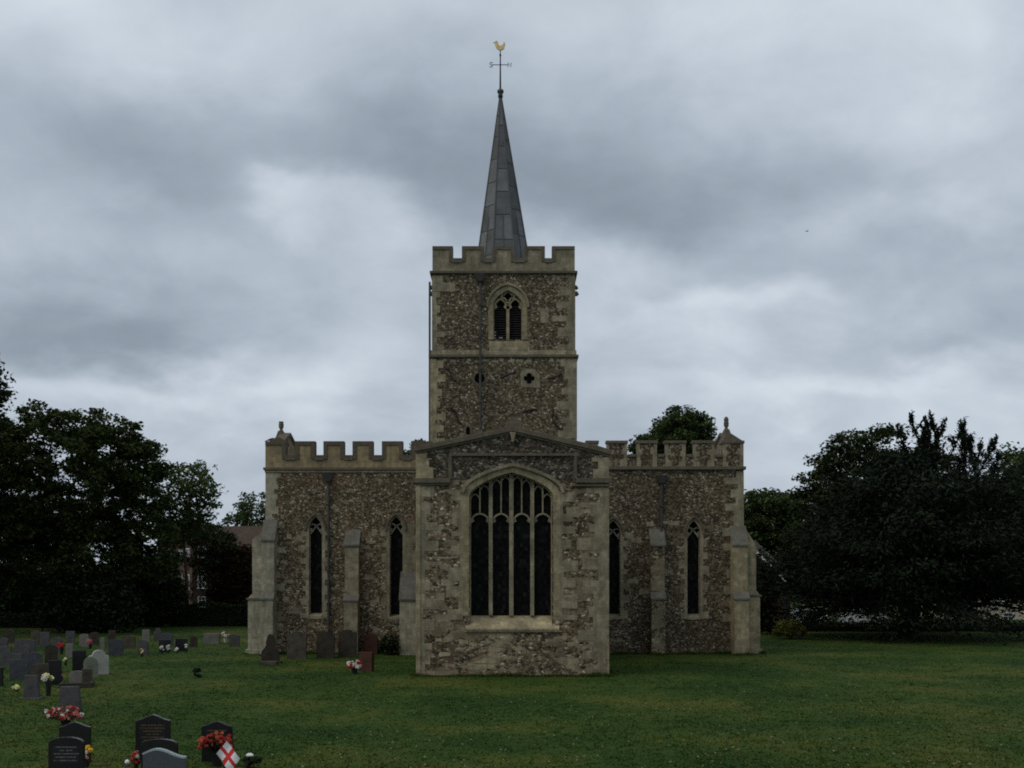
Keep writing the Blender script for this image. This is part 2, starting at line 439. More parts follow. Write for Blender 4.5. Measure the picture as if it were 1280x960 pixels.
def z_on(curve, x):
    for a, b_ in zip(curve, curve[1:]):
        if min(a[0], b_[0]) <= x <= max(a[0], b_[0]) and abs(a[0]-b_[0]) > 1e-9:
            return a[1]+(b_[1]-a[1])*(x-a[0])/(b_[0]-a[0])
    return curve[0][1]
def circle(cx, cz, r, n=20): return [(cx+r*math.cos(2*PI*k/n), cz+r*math.sin(2*PI*k/n)) for k in range(n)]
def quatrefoil(cx, cz, r, n=6):
    pts = []; rr = r*.55; off = r*.45
    for q in range(4):
        a0 = q*PI/2
        ox, oz = cx+off*math.cos(a0), cz+off*math.sin(a0)
        for k in range(n+1):
            a = a0 - R(100) + R(200)*k/n
            pts.append((ox+rr*math.cos(a), oz+rr*math.sin(a)))
    return pts

# ================================================================== CHURCH
D1, D2, D3 = 45.0, 58.5, 59.0
CH = Vector((0, 52.0, 0))
church = empty('church', CH, 0, 'large flint and stone cruciform church with a central battlemented tower and thin lead spire', 'church')
NL = (-CH.x, -CH.y, -CH.z)
def part(mb, name, mat, bevel=0, smooth=False, label=None):
    o = mb.build(name, mat, church, NL, bevel, smooth)
    if label: o['label'] = label
    return o
def sub(mb, name, mat, par, bevel=0, smooth=False): return mb.build(name, mat, par, (0,0,0), bevel, smooth)

def stepped(xe, inward, z0, z1, wmin, wmax, hmin, hmax, rg):
    """ragged inner edge of a column of corner stones, bottom to top"""
    pts = []; z = z0; k = 0
    while z < z1-.05:
        h = min(rg.uniform(hmin, hmax), z1-z)
        w = (wmin if k % 2 else wmax)*rg.uniform(.7, 1.25)
        pts += [(xe+inward*w, z), (xe+inward*w, z+h)]; z += h; k += 1
    return pts
def quoin(xe, inward, z0, z1, y, mat='stone_grey', wmin=.3, wmax=.75, hmin=.26, hmax=.5, proud=.014, rg=rnd, thick=.4):
    xo = xe-inward*.012
    pts = [(xo, z0)] + stepped(xe, inward, z0, z1, wmin, wmax, hmin, hmax, rg) + [(xo, z1)]
    return part(MB().prism(pts, y-proud, y+thick), 'quoin_masonry', M[mat], .012)
def block(px, py, d, w, h, y, rg, mat='stone_grey'):
    x = X(px, d); z = Z(py, d); e = lambda: rg.uniform(-.04, .04)
    pts = [(x-w/2+e(), z+e()), (x+e(), z+e()*.5), (x+w/2+e(), z+e()), (x+w/2+e(), z+h+e()), (x+e(), z+h+e()*.5), (x-w/2+e(), z+h+e())]
    part(MB().prism(pts, y-.012*rg.uniform(.4, 1.3), y+.2), 'ashlar_block', M[mat], .02)

# ---- chancel
xL, xR = X(521, D1), X(761, D1)
gz_l, gz_r, apex = Z(566, D1), Z(567, D1), Z(538, D1)
win_curve_out = arch_curve(X(580, D1), X(702, D1), Z(620, D1), Z(584, D1), 14)
wx0, wx1 = X(587, D1), X(690.5, D1); wzb = Z(770, D1); wzh = Z(783, D1); wzs, wza = Z(620, D1), Z(591, D1)
win_out = arch_outline(wx0, wx1, wzb, wzs, wza, 14)
sx0, sx1 = X(577, D1), X(701, D1)
zstr = Z(602, D1)
mb = MB()
# the arch rises above the string level, so lower wall and gable share one sheet each with the hole cut through both
hole_e = arch_outline(wx0, wx1, wzh, wzs, wza, 14)
outer = [(xL, -.3), (xR, -.3), (xR, gz_r), (X(641, D1), apex), (xL, gz_l)]
mb.prism(outer, D1, D1+.8, [hole_e])
chancel = part(mb, 'chancel_wall', M['flint_chancel'])
# darker knapped flint facing of the gable, a thin skin round the arch
top_curve = arch_curve(X(579, D1), X(703, D1), Z(614, D1), Z(582, D1), 14)
gf = [(X(535, D1), zstr+.1), (X(579, D1), zstr+.1)] + [p for p in top_curve if p[1] > zstr+.12] + [(X(703, D1), zstr+.1), (X(746, D1), zstr+.1), (X(746, D1), Z(565, D1)), (X(641, D1), Z(541, D1)), (X(535, D1), Z(564, D1))]
mb = MB(); mb.prism(gf, D1-.03, D1+.05)
part(mb, 'gable_facing', M['flint_gable'])
# side walls
mb = MB()
mb.box(xL+.01, xL+.8, D1+.8, D2+.2, -.3, Z(573, D1)); part(mb, 'chancel_side_wall', M['flint_chancel'])
mb = MB(); mb.box(xR-.8, xR-.01, D1+.8, D2+.2, -.3, Z(573, D1))
part(mb, 'chancel_side_wall', M['flint_chancel'])
mb = MB(); mb.prism([(xL+.3, Z(574, D1)), (xR-.3, Z(574, D1)), (X(641, D1), Z(548, D1))], D1+.75, D3+.1)
part(mb, 'chancel_roof', M['roof_lead'])
# gable coping with flat kneelers
mb = MB()
mb.strip([(X(518, D1), Z(560.5, D1)), (X(537, D1), Z(557, D1)), (X(641, D1), Z(535, D1)), (X(748, D1), Z(560, D1)), (X(764.5, D1), Z(565, D1))], .07, .15, D1-.16, D1+.95)
mb.strip([(X(519.5, D1), Z(566, D1)), (X(538, D1), Z(562, D1)), (X(641, D1), Z(540.5, D1)), (X(746, D1), Z(565, D1)), (X(763, D1), Z(570.5, D1))], .06, .06, D1-.09, D1+.2)
mb.box(X(632, D1), X(652, D1), D1-.12, D1+.7, Z(536, D1), Z(528.5, D1))
mb.box(X(637, D1), X(647, D1), D1+.05, D1+.5, Z(529, D1), Z(521, D1))
part(mb, 'gable_coping', M['coping_mid'], .02)
# string course stepping over the window as a square label
mb = MB()
mb.strip([(X(516.5, D1), Z(601, D1)), (X(563, D1), Z(601, D1))], .09, .1, D1-.17, D1+.1)
part(mb, 'string_course', M['coping_mid'], .015); mb = MB()
mb.strip([(X(516.5, D1), Z(605, D1)), (X(563, D1), Z(605, D1))], .05, .06, D1-.09, D1+.1)
part(mb, 'string_course', M['coping_mid'], .015); mb = MB()
mb.strip([(X(720, D1), Z(601, D1)), (X(764.5, D1), Z(601, D1))], .09, .1, D1-.17, D1+.1)
part(mb, 'string_course', M['coping_mid'], .015); mb = MB()
mb.strip([(X(716, D1), Z(606.5, D1)), (X(763, D1), Z(606.5, D1))], .05, .06, D1-.1, D1+.1)
part(mb, 'string_course', M['coping_mid'], .015)
mb = MB()
mb.strip([(X(563, D1), Z(599, D1)), (X(563, D1), Z(568.5, D1)), (X(719.5, D1), Z(568.5, D1)), (X(719.5, D1), Z(599, D1))], .05, .06, D1-.12, D1+.02)
mb.box(X(560.5, D1), X(566, D1), D1-.05, D1+.02, Z(603, D1), Z(572, D1)); mb.box(X(716.5, D1), X(721.5, D1), D1-.05, D1+.02, Z(603, D1), Z(572, D1))
part(mb, 'label_mould', M['coping_mid'], .01)
# gable niche corbel
mb = MB()
mb.prism([(X(637, D1), Z(541, D1)), (X(645, D1), Z(541, D1)), (X(644, D1), Z(545, D1)), (X(642.5, D1), Z(553, D1)), (X(640, D1), Z(553, D1)), (X(638.5, D1), Z(545, D1))], D1-.22, D1+.02)
part(mb, 'corbel', M['stone'], .02)
# corner masonry
mb = MB(); rg = random.Random(3)
quoin(xL, 1, -.1, Z(608, D1), D1, 'stone_grey', .35, .8, .2, .55, rg=rg)
quoin(xR, -1, -.1, Z(610, D1), D1, 'stone_grey', .55, 1.1, .2, .6, rg=rg)
quoin(xL-.02, 1, Z(598, D1), Z(567, D1), D1-.04, 'stone', .45, .6, rg=rg)
quoin(xR, -1, Z(598, D1), Z(572, D1), D1-.04, 'stone_grey', .5, .95, rg=rg)
part(MB().box(xL-.035, xL+.17, D1-.05, D1+.3, -.1, Z(606.5, D1)), 'corner_shaft', M['stone'], .02)
part(MB().box(xR-.10, xR+.022, D1-.035, D1+.3, -.1, Z(800, D1)), 'corner_shaft', M['stone'], .02)
# ashlar patches by the window
rg = random.Random(5)
quoin(sx0+.05, -1, Z(775, D1), Z(615, D1), D1, 'stone_grey', .15, .6, .2, .6, rg=rg)
quoin(sx1-.05, 1, Z(775, D1), Z(615, D1), D1, 'stone_grey', .15, .65, .2, .6, rg=rg)
for k in range(24): block(rg.uniform(545, 735), rg.uniform(797, 838), D1, rg.uniform(.2, .6), rg.uniform(.08, .2), D1, rg, rg.choice(['stone_grey', 'stone_grey', 'stone', 'coping_mid']))
for k in range(14):
    a_ = rg.choice([(537, 570), (712, 738)]); block(rg.uniform(*a_), rg.uniform(630, 790), D1, rg.uniform(.25, .8), rg.uniform(.1, .35), D1, rg)
# east window: surround is the part, tracery / glass / hood / sill its sub-parts
mb = MB()
mb.strip([(sx0+.19, wzb)] + [(p[0], p[1]) for p in arch_curve(X(583, D1), X(695, D1), Z(620, D1), Z(587, D1), 14)] + [(sx1-.19, wzb)], .2, .12, D1-.02, D1+.16)
mb.strip([(wx0, wzb)] + arch_curve(wx0, wx1, wzs, wza, 14) + [(wx1, wzb)], .02, .05, D1+.22, D1+.44)
w_east = part(mb, 'window', M['stone'], .015, label='large four light east window with traceried depressed arch')
mb = MB()
mb.strip([(X(577, D1), Z(616, D1))] + arch_curve(X(579, D1), X(703, D1), Z(612, D1), Z(580.5, D1), 14) + [(X(705, D1), Z(616, D1))], .05, .09, D1-.14, D1+.05)
sub(mb, 'hood_mould', M['stone_grey'], w_east, .01)
mb = MB()
mb.prism([(D1-.14, Z(788, D1)), (D1-.14, Z(785.5, D1)), (D1-.02, Z(781.5, D1)), (D1-.02, Z(788, D1))], X(582, D1), X(699, D1), axis='x')
mb.prism([(D1-.019, Z(787.9, D1)), (D1-.019, Z(781.4, D1)), (D1+.58, Z(769.5, D1)), (D1+.58, Z(787.9, D1))], wx0+.004, wx1-.004, axis='x')
mb.box(X(581, D1), X(702, D1), D1-.1, D1+.1, Z(790, D1), Z(788.2, D1))
sub(mb, 'sill', M['stone'], w_east, .012)
sub(MB().prism(win_out, D1+.55, D1+.57), 'glass', M['glass'], w_east)
tr = MB(); yt0, yt1 = D1+.34, D1+.545
lights = [(587.5, 611.5), (615, 637.5), (641, 663.5), (667.5, 690)]
crv = arch_curve(wx0, wx1, wzs, wza, 14)
for px in (613.2, 639.2, 665.5):
    x = X(px, D1); w = .085 if px != 639.2 else .095
    tr.strip([(x, wzb), (x, z_on(crv, x))], w, w, yt0-.03, yt1)
for a, b_ in lights:
    xa, xb = X(a, D1), X(b_, D1); xm = (xa+xb)/2
    zs_, za_ = Z(654, D1), Z(641.5, D1)
    tr.strip(arch_curve(xa, xb, zs_, za_, 6), .04, .04, yt0+.02, yt1)
    # cusps
    for sgn, xe in ((1, xa), (-1, xb)):
        tr.prism([(xe+sgn*.03, zs_+.02), (xe+sgn*.17, zs_+.10), (xe+sgn*.11, zs_+.26), (xe+sgn*.03, zs_+.18)], yt0+.06, yt1-.02)
    ztop = z_on(crv, xm)
    tr.strip([(xm, za_), (xm, ztop)], .032, .032, yt0+.02, yt1)
    for xx0, xx1 in ((xa, xm), (xm, xb)):
        zt = min(z_on(crv, xx0+.03), z_on(crv, xx1-.03), z_on(crv, (xx0+xx1)/2))-.03
        zb_ = zt-.3
        tr.strip(arch_curve(xx0, xx1, zb_, zt, 5), .03, .03, yt0+.03, yt1)
sub(tr, 'tracery', M['stone_grey'], w_east, .012)

# ---- transepts
def small_window(x0p, x1p, d, top_in, apex_hood, bot, mat_s, flint_hood=None, seed=0):
    x0, x1 = X(x0p, d), X(x1p, d); w = x1-x0
    za = Z(top_in, d); zs_ = za - w*.95; zb = Z(bot, d)
    out = arch_outline(x0, x1, zb, zs_, za, 8)
    y = d
    rg = random.Random(seed)
    Ls = stepped(x0-.12, -1, zb-.25, zs_, .05, .32, .25, .5, rg); Rs = stepped(x1+.12, 1, zb-.25, zs_, .05, .32, .25, .5, rg)
    ring = Ls + [p for p in arch_curve(x0-.15, x1+.15, zs_+.01, za+.16, 8)] + Rs[::-1]
    mb = MB(); mb.prism(ring, y-.015, y+.3, [arch_outline(x0+.012, x1-.012, zb-.12, zs_, za-.01, 8)])
    wn = part(mb, 'window', mat_s, .01)
    mb = MB(); mb.prism(out, y+.40, y+.42); sub(mb, 'glass', M['glass'], wn)
    mb = MB()
    hs = arch_curve(x0-.2, x1+.2, zs_-.05, Z(apex_hood, d), 8)
    mb.strip(hs, .03, .07, y-.13, y+.03); sub(mb, 'hood_mould', M['coping_mid'], wn, .01)
    mb = MB(); mb.prism([(y-.04, zb-.3), (y-.04, zb-.13), (y+.02, zb-.1), (y+.43, zb+.03), (y+.43, zb-.3)], x0+.014, x1-.014, axis='x')
    sub(mb, 'sill', mat_s, wn, .01)
    # tracery: ogee head with a quatrefoil eye and side daggers
    mb = MB(); xm = (x0+x1)/2; zo = zs_-.28; zt = zs_+.22
    yt = (y+.24, y+.395)
    for sg, xe in ((1, x0), (-1, x1)):
        pts = []
        for k in range(9):
            t = k/8
            pts.append((xe+sg*w/2*(t if t < .5 else t), zo+(zt-zo)*(.5*math.sin(t*PI/2)+.5*t*t)))
        mb.strip(pts, .038, .038, *yt)
        up = [(xm, zt-.03), (xm-sg*w*.12, zt+.06), (xm-sg*w*.3, zt+.12), (xm-sg*w*.47, zt+.03)]
        mb.strip(up, .038, .038, *yt)
        mb.prism([(xe+sg*.02, zo+.14), (xe+sg*.17, zo+.22), (xe+sg*.13, zo+.34), (xe+sg*.02, zo+.42)], *yt)
    mb.strip([(x0+.02, zo-.05), (x0+.02, zb)], .02, .02, *yt); mb.strip([(x1-.02, zo-.05), (x1-.02, zb)], .02, .02, *yt)
    sub(mb, 'tracery', M['stone_pale'], wn, .008)
    return out

def transept(side, xa_p, xb_p, mat, parapet_mat, wins, zpar, matstone):
    d = D2
    xa, xb = X(xa_p, d), X(xb_p, d)
    holes = [w for w in wins]
    mb = MB(); mb.prism([(xa, -.3), (xb, -.3), (xb, zpar), (xa, zpar)], d, d+.75, holes)
    xo = xa if side < 0 else xb       # outer end wall
    o = part(mb, 'transept_wall', mat)
    # end wall with its own gable, one storey deep
    dep = 8.6
    ze = Z(553, d); zg = Z(541, d+dep/2)
    mb = MB(); mb.prism([(d+.75, -.3), (d+dep, -.3), (d+dep, zpar-.003), (d+.75, zpar-.003)], min(xo, xo-side*.75), max(xo, xo-side*.75), axis='x')
    part(mb, 'transept_end_wall', mat)
    mb = MB()
    xi = xo - side*.7
    mb.prism([(d+.76, zpar), (d+dep, zpar), (d+dep, ze-.2), (d+dep/2, zg-.2), (d+.76, ze-.3)], min(xo-side*.45, xo+side*.02), max(xo-side*.45, xo+side*.02), axis='x')
    part(mb, 'gable_parapet', M['stone_render' if side < 0 else 'stone_grey'], .02); mb = MB()
    xi = xo-side*.52
    prof = [(d+.9, ze-.1), (d+dep/2, zg), (d+dep, ze-.05), (d+dep, ze-.3), (d+dep/2, zg-.25), (d+.9, ze-.35)]
    mb.prism(prof, min(xi, xo+side*.08), max(xi, xo+side*.08), axis='x')
    part(mb, 'gable_coping', M['coping_mid'], .03)
    mb = MB()
    mb.prism([(d+.3, zpar-.1), (d+dep, zpar-.1), (d+dep/2, zpar+.35)], min(xi, X(640, d)), max(xi, X(640, d)), axis='x')
    part(mb, 'transept_roof', M['roof_lead'])
    return o

def buttress_profile(stages, y):
    """stages: list of (z_bottom, z_top, projection); each top weathers back to the next projection"""
    pts = [(y+.1, stages[0][0])]
    for k, (z0, z1, p) in enumerate(stages):
        nxt = stages[k+1][2] if k+1 < len(stages) else 0.0
        znx = stages[k+1][0] if k+1 < len(stages) else stages[-1][1]+(p-nxt)*1.5
        pts += [(y-p, z0), (y-p, z1), (y-nxt, znx)]
    pts.append((y+.1, pts[-1][1]))
    out = []
    for p in pts:
        if not out or (abs(p[0]-out[-1][0])+abs(p[1]-out[-1][1])) > 1e-4: out.append(p)
    return out

zs_l = Z(586, D2)
# --- left (south) transept
lw1 = (386, 402.8); lw2 = (486.8, 503.6)
def mkw(x0p, x1p, top_in, bot):
    x0, x1 = X(x0p, D2), X(x1p, D2); w = x1-x0; za = Z(top_in, D2)
    return arch_outline(x0, x1, Z(bot, D2)-.12, za-w*.95, za, 8)
transept(-1, 332, 549.5, M['flint_south'], M['stone_render'], [mkw(*lw1, 646, 767), mkw(*lw2, 646, 769)], zs_l, M['stone_pale'])
small_window(*lw1, D2, 646, 642, 767, M['stone_grey'], seed=1)
small_window(*lw2, D2, 646, 642, 769, M['stone_grey'], seed=2)

def parapet(d, merlons, y_top, y_cren, y_bot, x0p, x1p, mat, cop, thick=.4, frame=.2, capped=False, offs=0.0, depth_axis=None):
    """crenellated parapet with moulded copings; merlons as pixel spans"""
    zt, zc, zb = Z(y_top, d), Z(y_cren, d), Z(y_bot, d)
    path = [(X(x0p, d), zb)]
    top = []
    cur = X(x0p, d)
    sp = [(X(a, d), X(b_, d)) for a, b_ in merlons]
    if sp[0][0] > cur+.02: top.append((cur, zc))
    for k, (a, b_) in enumerate(sp):
        if top: top.append((a, zc))
        top += [(a, zt), (b_, zt)]
        if k < len(sp)-1 or X(x1p, d) > b_+.02: top.append((b_, zc))
    if X(x1p, d) > sp[-1][1]+.02: top.append((X(x1p, d), zc))
    out = [(X(x0p, d), zb), (X(x1p, d), zb)] + list(reversed(top))
    y = d+offs
    pm = part(MB().prism(out, y, y+thick), 'parapet', mat)
    mb = MB()
    if capped:
        for a, b_ in sp: 
            mb.box(a-.05, b_+.05, y-.07, y+thick+.07, zt-.06, zt+.1)
        for (a, b_), (a2, b2) in zip(sp, sp[1:]): mb.box(b_+.055, a2-.055, y-.06, y+thick+.06, zc-.06, zc+.1)
    else:
        # moulded frame running over merlons and down into the embrasures
        mb.strip(top, .03, frame, y-.05, y+thick+.03)
        for (a, b_), (a2, b2) in zip(sp, sp[1:]):
            mb.prism([(y-.09, zc-frame-.06), (y-.09, zc-frame), (y-.052, zc-frame+.02), (y-.052, zc-frame-.06)], b_, a2, axis='x')
    sub(mb, 'coping', cop, pm, .012)
    return pm

LM = [(331.7, 357), (369.3, 393.4), (405, 429.6), (441.3, 465.8), (478, 503), (514.5, 539.5)]
pl = parapet(D2, LM, 552.2, 569.5, 584.5, 331.7, 549, M['stone_render'], M['coping'], .4, .2)
mb = MB(); mb.strip([(X(329.5, D2), Z(585.5, D2)), (X(549, D2), Z(585.5, D2))], .05, .10, D2-.13, D2+.6)
part(mb, 'string_course', M['coping_mid'], .012)
mb = MB(); mb.strip([(X(331, D2), Z(589.5, D2)), (X(549, D2), Z(589.5, D2))], .055, .055, D2-.06, D2+.5)
part(mb, 'string_course', M['stone'], .012)
# side return of the parapet along the end wall
mb = MB(); mb.box(X(331.9, D2), X(341, D2), D2+.41, D2+1.1, zs_l+.02, Z(556, D2)); part(mb, 'parapet_return', M['stone_render'], .02)
def pinnacle(px, d, zb_, py_top, side):
    x = X(px, d); zt = Z(py_top, d)
    mb = MB()
    mb.prism([(x-.42, zb_-.5), (x+.42, zb_-.5), (x+.13, zb_+.32), (x-.13, zb_+.32)], d-.3, d+.3)
    h = zt-zb_-.3
    prof = [(.15, .28), (.15, .36), (.1, .4), (.1, .5), (.15, .55), (.16, .75), (.13, .85), (.155, .92), (.12, h+.22), (.07, h+.3)]
    mb.lathe(prof, x, d, 8, zb_)
    return part(mb, 'finial', M['coping_mid'], .015)
pinnacle(351.5, D2+4.3, Z(546, D2+4.3), 529, -1)
pinnacle(907.8, D2+4.3, Z(544, D2+4.3), 521, 1)
# sloped corner caps
mb = MB()
mb.prism([(X(331, D2), Z(555.5, D2)), (X(357.5, D2), Z(555.5, D2)), (X(357.5, D2), Z(551, D2)), (X(350, D2), Z(546.5, D2)), (X(344, D2), Z(547, D2))], D2-.06, D2+.9)
part(mb, 'corner_cap', M['coping'], .03)
mb = MB()
mb.prism([(X(902.5, D2), Z(554, D2)), (X(930, D2), Z(554, D2)), (X(929, D2), Z(551.5, D2)), (X(914, D2), Z(542, D2)), (X(907, D2), Z(540, D2))], D2-.06, D2+.9)
part(mb, 'corner_cap', M['coping_mid'], .03)
# corner quoins + pale ashlar near the chancel
rg = random.Random(9)
quoin(X(332, D2), 1, -.1, zs_l-.25, D2, 'stone_pale', .5, .95, rg=rg)
quoin(X(505.5, D2), 1, Z(815, D2), Z(655, D2), D2, 'stone_grey', .68, .74, rg=rg)
for k in range(18):
    px = rg.uniform(345, 380) if k % 2 else rg.uniform(455, 480)
    block(px, rg.uniform(660, 800), D2, rg.uniform(.25, .7), rg.uniform(.15, .4), D2, rg)

def buttress(x0p, x1p, stages_px, mat, slab_px=None, y=D2, name='buttress'):
    st = [(Z(a, y) if a is not None else -.2, Z(b_, y), p) for a, b_, p in stages_px]
    mb = MB(); mb.prism(buttress_profile(st, y), X(x0p, y), X(x1p, y), axis='x')
    o = part(mb, name, mat, .02)
    mb = MB()
    for k, (z0, z1, p) in enumerate(st):     # drip moulds under the weatherings, dark slabs on them
        nxt = st[k+1][2] if k+1 < len(st) else 0.0
        zn = st[k+1][0] if k+1 < len(st) else z1+(p-nxt)*1.5
        xa, xb = X(x0p, y)-.05, X(x1p, y)+.05
        ya, yb = y-p-.07, y-nxt
        mb = MB(); mb.prism([(ya, z1-.07), (ya, z1+.03), (yb-.03, zn+.06), (yb, zn+.06), (yb, zn-.02), (y-p+.03, z1-.07)], xa, xb, axis='x')
        sub(mb, 'weathering', M['slab'], o, .012)
    return o
# east facing buttress at the south corner, the middle one and the one by the chancel
buttress(331, 346.5, [(None, 748, 1.05), (742, 676, .75)], M['stone_pale'])
buttress(433, 450, [(None, 750, .85), (744, 682, .55)], M['stone_grey'])
buttress(502, 523, [(None, 749, 1.0)], M['stone_pale'])
def side_buttress(side, xw, x_up, x_lo, y_slope_top, y_slope_bot, y_off, mat, y0=.15, wdt=1.1):
    d = D2+y0; xw_, xu, xl = X(xw, D2), X(x_up, D2), X(x_lo, D2)
    outl = [(xw_-side*.1, -.2), (xl, -.2), (xl, Z(y_off+3, D2)), (xu, Z(y_off-3, D2)), (xu, Z(y_slope_bot, D2)), (xw_, Z(y_slope_top, D2)), (xw_-side*.1, Z(y_slope_top, D2))]
    mb = MB(); mb.prism(outl, d, d+wdt); o = part(mb, 'buttress', mat, .02)
    mb = MB(); xs = sorted((xw_, xl+side*.08)); mb.box(xs[0], xs[1], d-.07, d+wdt+.07, Z(y_off+5, D2), Z(y_off+2.5, D2))
    sub(mb, 'weathering', M['slab'], o, .012)
    mb = MB(); xs = sorted((xw_, xl+side*.14)); mb.box(xs[0], xs[1], d-.1, d+wdt+.1, -.2, Z(812, D2))
    sub(mb, 'plinth', mat, o, .02)
side_buttress(-1, 332.5, 314.5, 309, 661, 675, 745, M['stone_pale'])
side_buttress(1, 928.5, 946, 951, 653, 682, 741, M['stone'])

def downpipe(px, d, y_top, y_bot, rad=.055, par=None, hop=True, off=.1):
    x = X(px, d); y = d-off; zt, zb = Z(y_top, d), Z(y_bot, d)
    mb = MB(); mb.tube([(x, y, zt), (x, y, zb)], rad, 10)
    o = part(mb, 'downpipe', M['pipe'], smooth=False)
    z = zt-1.6
    while z > zb+.3:
        sub(MB().box(x-.1, x+.1, y-rad-.02, y+off, z, z+.09), 'pipe_bracket', M['iron'], o); z -= 1.85
    if hop:
        mb = MB()
        mb.prism([(x-.13, zt-.25), (x+.13, zt-.25), (x+.27, zt), (x+.27, zt+.22), (x-.27, zt+.22), (x-.27, zt)], y-.16, y+off)
        sub(mb, 'hopper', M['iron'], o, .015)
    return o
downpipe(411, D2, 597, 790, .07)
downpipe(826.5, D2, 599, 796, .07)

# --- right (north) transept
rw1 = (757.5, 775.5); rw2 = (859, 875.5)
transept(1, 732.5, 929.5, M['flint_north'], M['flint_north'], [mkw(*rw1, 651, 768), mkw(*rw2, 651, 768)], zs_l, M['stone_grey'])
small_window(*rw1, D2, 651, 646, 768, M['stone_grey'], seed=3)
small_window(*rw2, D2, 651, 645, 768, M['stone_grey'], seed=4)
RM = [(733, 747.5), (758.5, 783.8), (796, 821), (831.6, 857), (866.7, 893), (904, 929.3)]
pr = parapet(D2, RM, 553, 570, 584.5, 733, 929.3, M['flint_north'], M['coping_mid'], .4, .2, capped=True)
rg = random.Random(12)
for a, b_ in RM:
    for xe, sg in ((a, 1), (b_, -1)):
        xx = X(xe, D2); z0_, z1_ = Z(583, D2), Z(553, D2)-.07
        pts = [(xx-sg*.008, z0_)] + stepped(xx, sg, z0_, z1_, .18, .33, .25, .4, rg) + [(xx-sg*.008, z1_)]
        sub(MB().prism(pts, D2-.015, D2+.2), 'merlon_edging', M['stone_grey'], pr, .01)
mb = MB(); mb.strip([(X(733, D2), Z(584.5, D2)), (X(932, D2), Z(584.5, D2))], .06, .12, D2-.15, D2+.6)
part(mb, 'string_course', M['coping_mid'], .015)
mb = MB(); mb.box(X(920, D2), X(929.2, D2), D2+.41, D2+1.1, zs_l+.02, Z(556, D2)); part(mb, 'parapet_return', M['stone_grey'], .02)
rg = random.Random(15)
quoin(X(929.5, D2), -1, -.1, zs_l-.15, D2, 'stone_grey', .45, .95, rg=rg)
for k in range(12): block(rg.uniform(780, 850), rg.uniform(655, 760), D2, rg.uniform(.25, .7), rg.uniform(.15, .4), D2, rg)
buttress(812, 829, [(None, 748, .85), (741, 682, .6)], M['rubble'])
buttress(913, 931, [(None, 748, 1.05), (741, 682, .7)], M['stone'])

# ---- tower
tx0, tx1 = X(538, D3), X(721, D3); ux0, ux1 = X(540, D3), X(719, D3)
DEP = tx1-tx0
zt_str = Z(446, D3); zt_par = Z(341, D3)
bx0, bx1 = X(616.5, D3), X(653, D3); bzb, bzs, bza = Z(424, D3), Z(379, D3), Z(361.5, D3)
bel = arch_outline(bx0, bx1, bzb, bzs, bza, 10)
c1 = circle(X(599.5, D3), Z(473, D3), .29); c2 = quatrefoil(X(661.5, D3), Z(473, D3), .32)
lan = arch_outline(X(582.5, D3), X(587.5, D3), Z(543, D3), Z(537, D3), Z(533, D3), 4)
mb = MB(); mb.prism([(tx0, 6.5), (tx1, 6.5), (tx1, zt_str), (tx0, zt_str)], D3, D3+.9, [c1, c2, lan])
mb.box(tx0, tx0+.9, D3+.9, D3+DEP-.9, 6.5, zt_str); mb.box(tx1-.9, tx1, D3+.9, D3+DEP-.9, 6.5, zt_str); mb.box(tx0, tx1, D3+DEP-.9, D3+DEP, 6.5, zt_str)
tower = part(mb, 'tower_wall', M['flint_tower'])
DU = D3+.08
mb = MB(); mb.prism([(ux0, zt_str), (ux1, zt_str), (ux1, zt_par), (ux0, zt_par)], DU, DU+.8, [bel])
mb.box(ux0, ux0+.8, DU+.8, D3+DEP-.9, zt_str, zt_par); mb.box(ux1-.8, ux1, DU+.8, D3+DEP-.9, zt_str, zt_par); mb.box(ux0, ux1, D3+DEP-.9, D3+DEP-.08, zt_str, zt_par)
part(mb, 'tower_wall', M['flint_tower'])
mb = MB(); mb.box(ux0+.3, ux1-.3, DU+.3, D3+DEP-.4, zt_par-.2, zt_par+.05); part(mb, 'tower_roof', M['roof_lead'])
mb = MB(); mb.box(tx0+1, tx1-1, D3+.9, D3+1.0, 8, zt_par-.3); part(mb, 'dark_hollow_sheet', M['void'])  # black sheet standing in for the dark of the tower interior
# string courses run round all four sides
mb = MB()
for x0, x1, y0, y1 in ((tx0-.1, tx1+.1, D3-.11, D3+.3), (tx0-.1, tx0+.3, D3+.3, D3+DEP), (tx1-.3, tx1+.1, D3+.3, D3+DEP)):
    mb.box(x0, x1, y0, y1, Z(447, D3), Z(443.5, D3))
part(mb, 'string_course', M['coping_mid'], .03)
mb = MB(); mb.prism([(D3-.05, Z(443.4, D3)), (D3+.02, Z(437.5, D3)), (D3+.4, Z(437.5, D3)), (D3+.4, Z(443.4, D3))], tx0+.02, tx1-.02, axis='x')
part(mb, 'string_course', M['stone_grey'], .02)
mb = MB()
for x0, x1, y0, y1 in ((ux0-.13, ux1+.13, DU-.14, DU+.4), (ux0-.13, ux0+.3, DU+.4, D3+DEP), (ux1-.3, ux1+.13, DU+.4, D3+DEP)):
    mb.box(x0, x1, y0, y1, Z(342, D3), Z(338.5, D3))
part(mb, 'string_course', M['coping'], .03)
TM = [(540.5, 565.5), (578, 604.5), (616, 642), (655.5, 680.5), (690.5, 718.5)]
pt = parapet(DU, TM, 308.5, 323.5, 338.6, 540.5, 718.5, M['stone_grey'], M['coping_mid'], .42, .17)
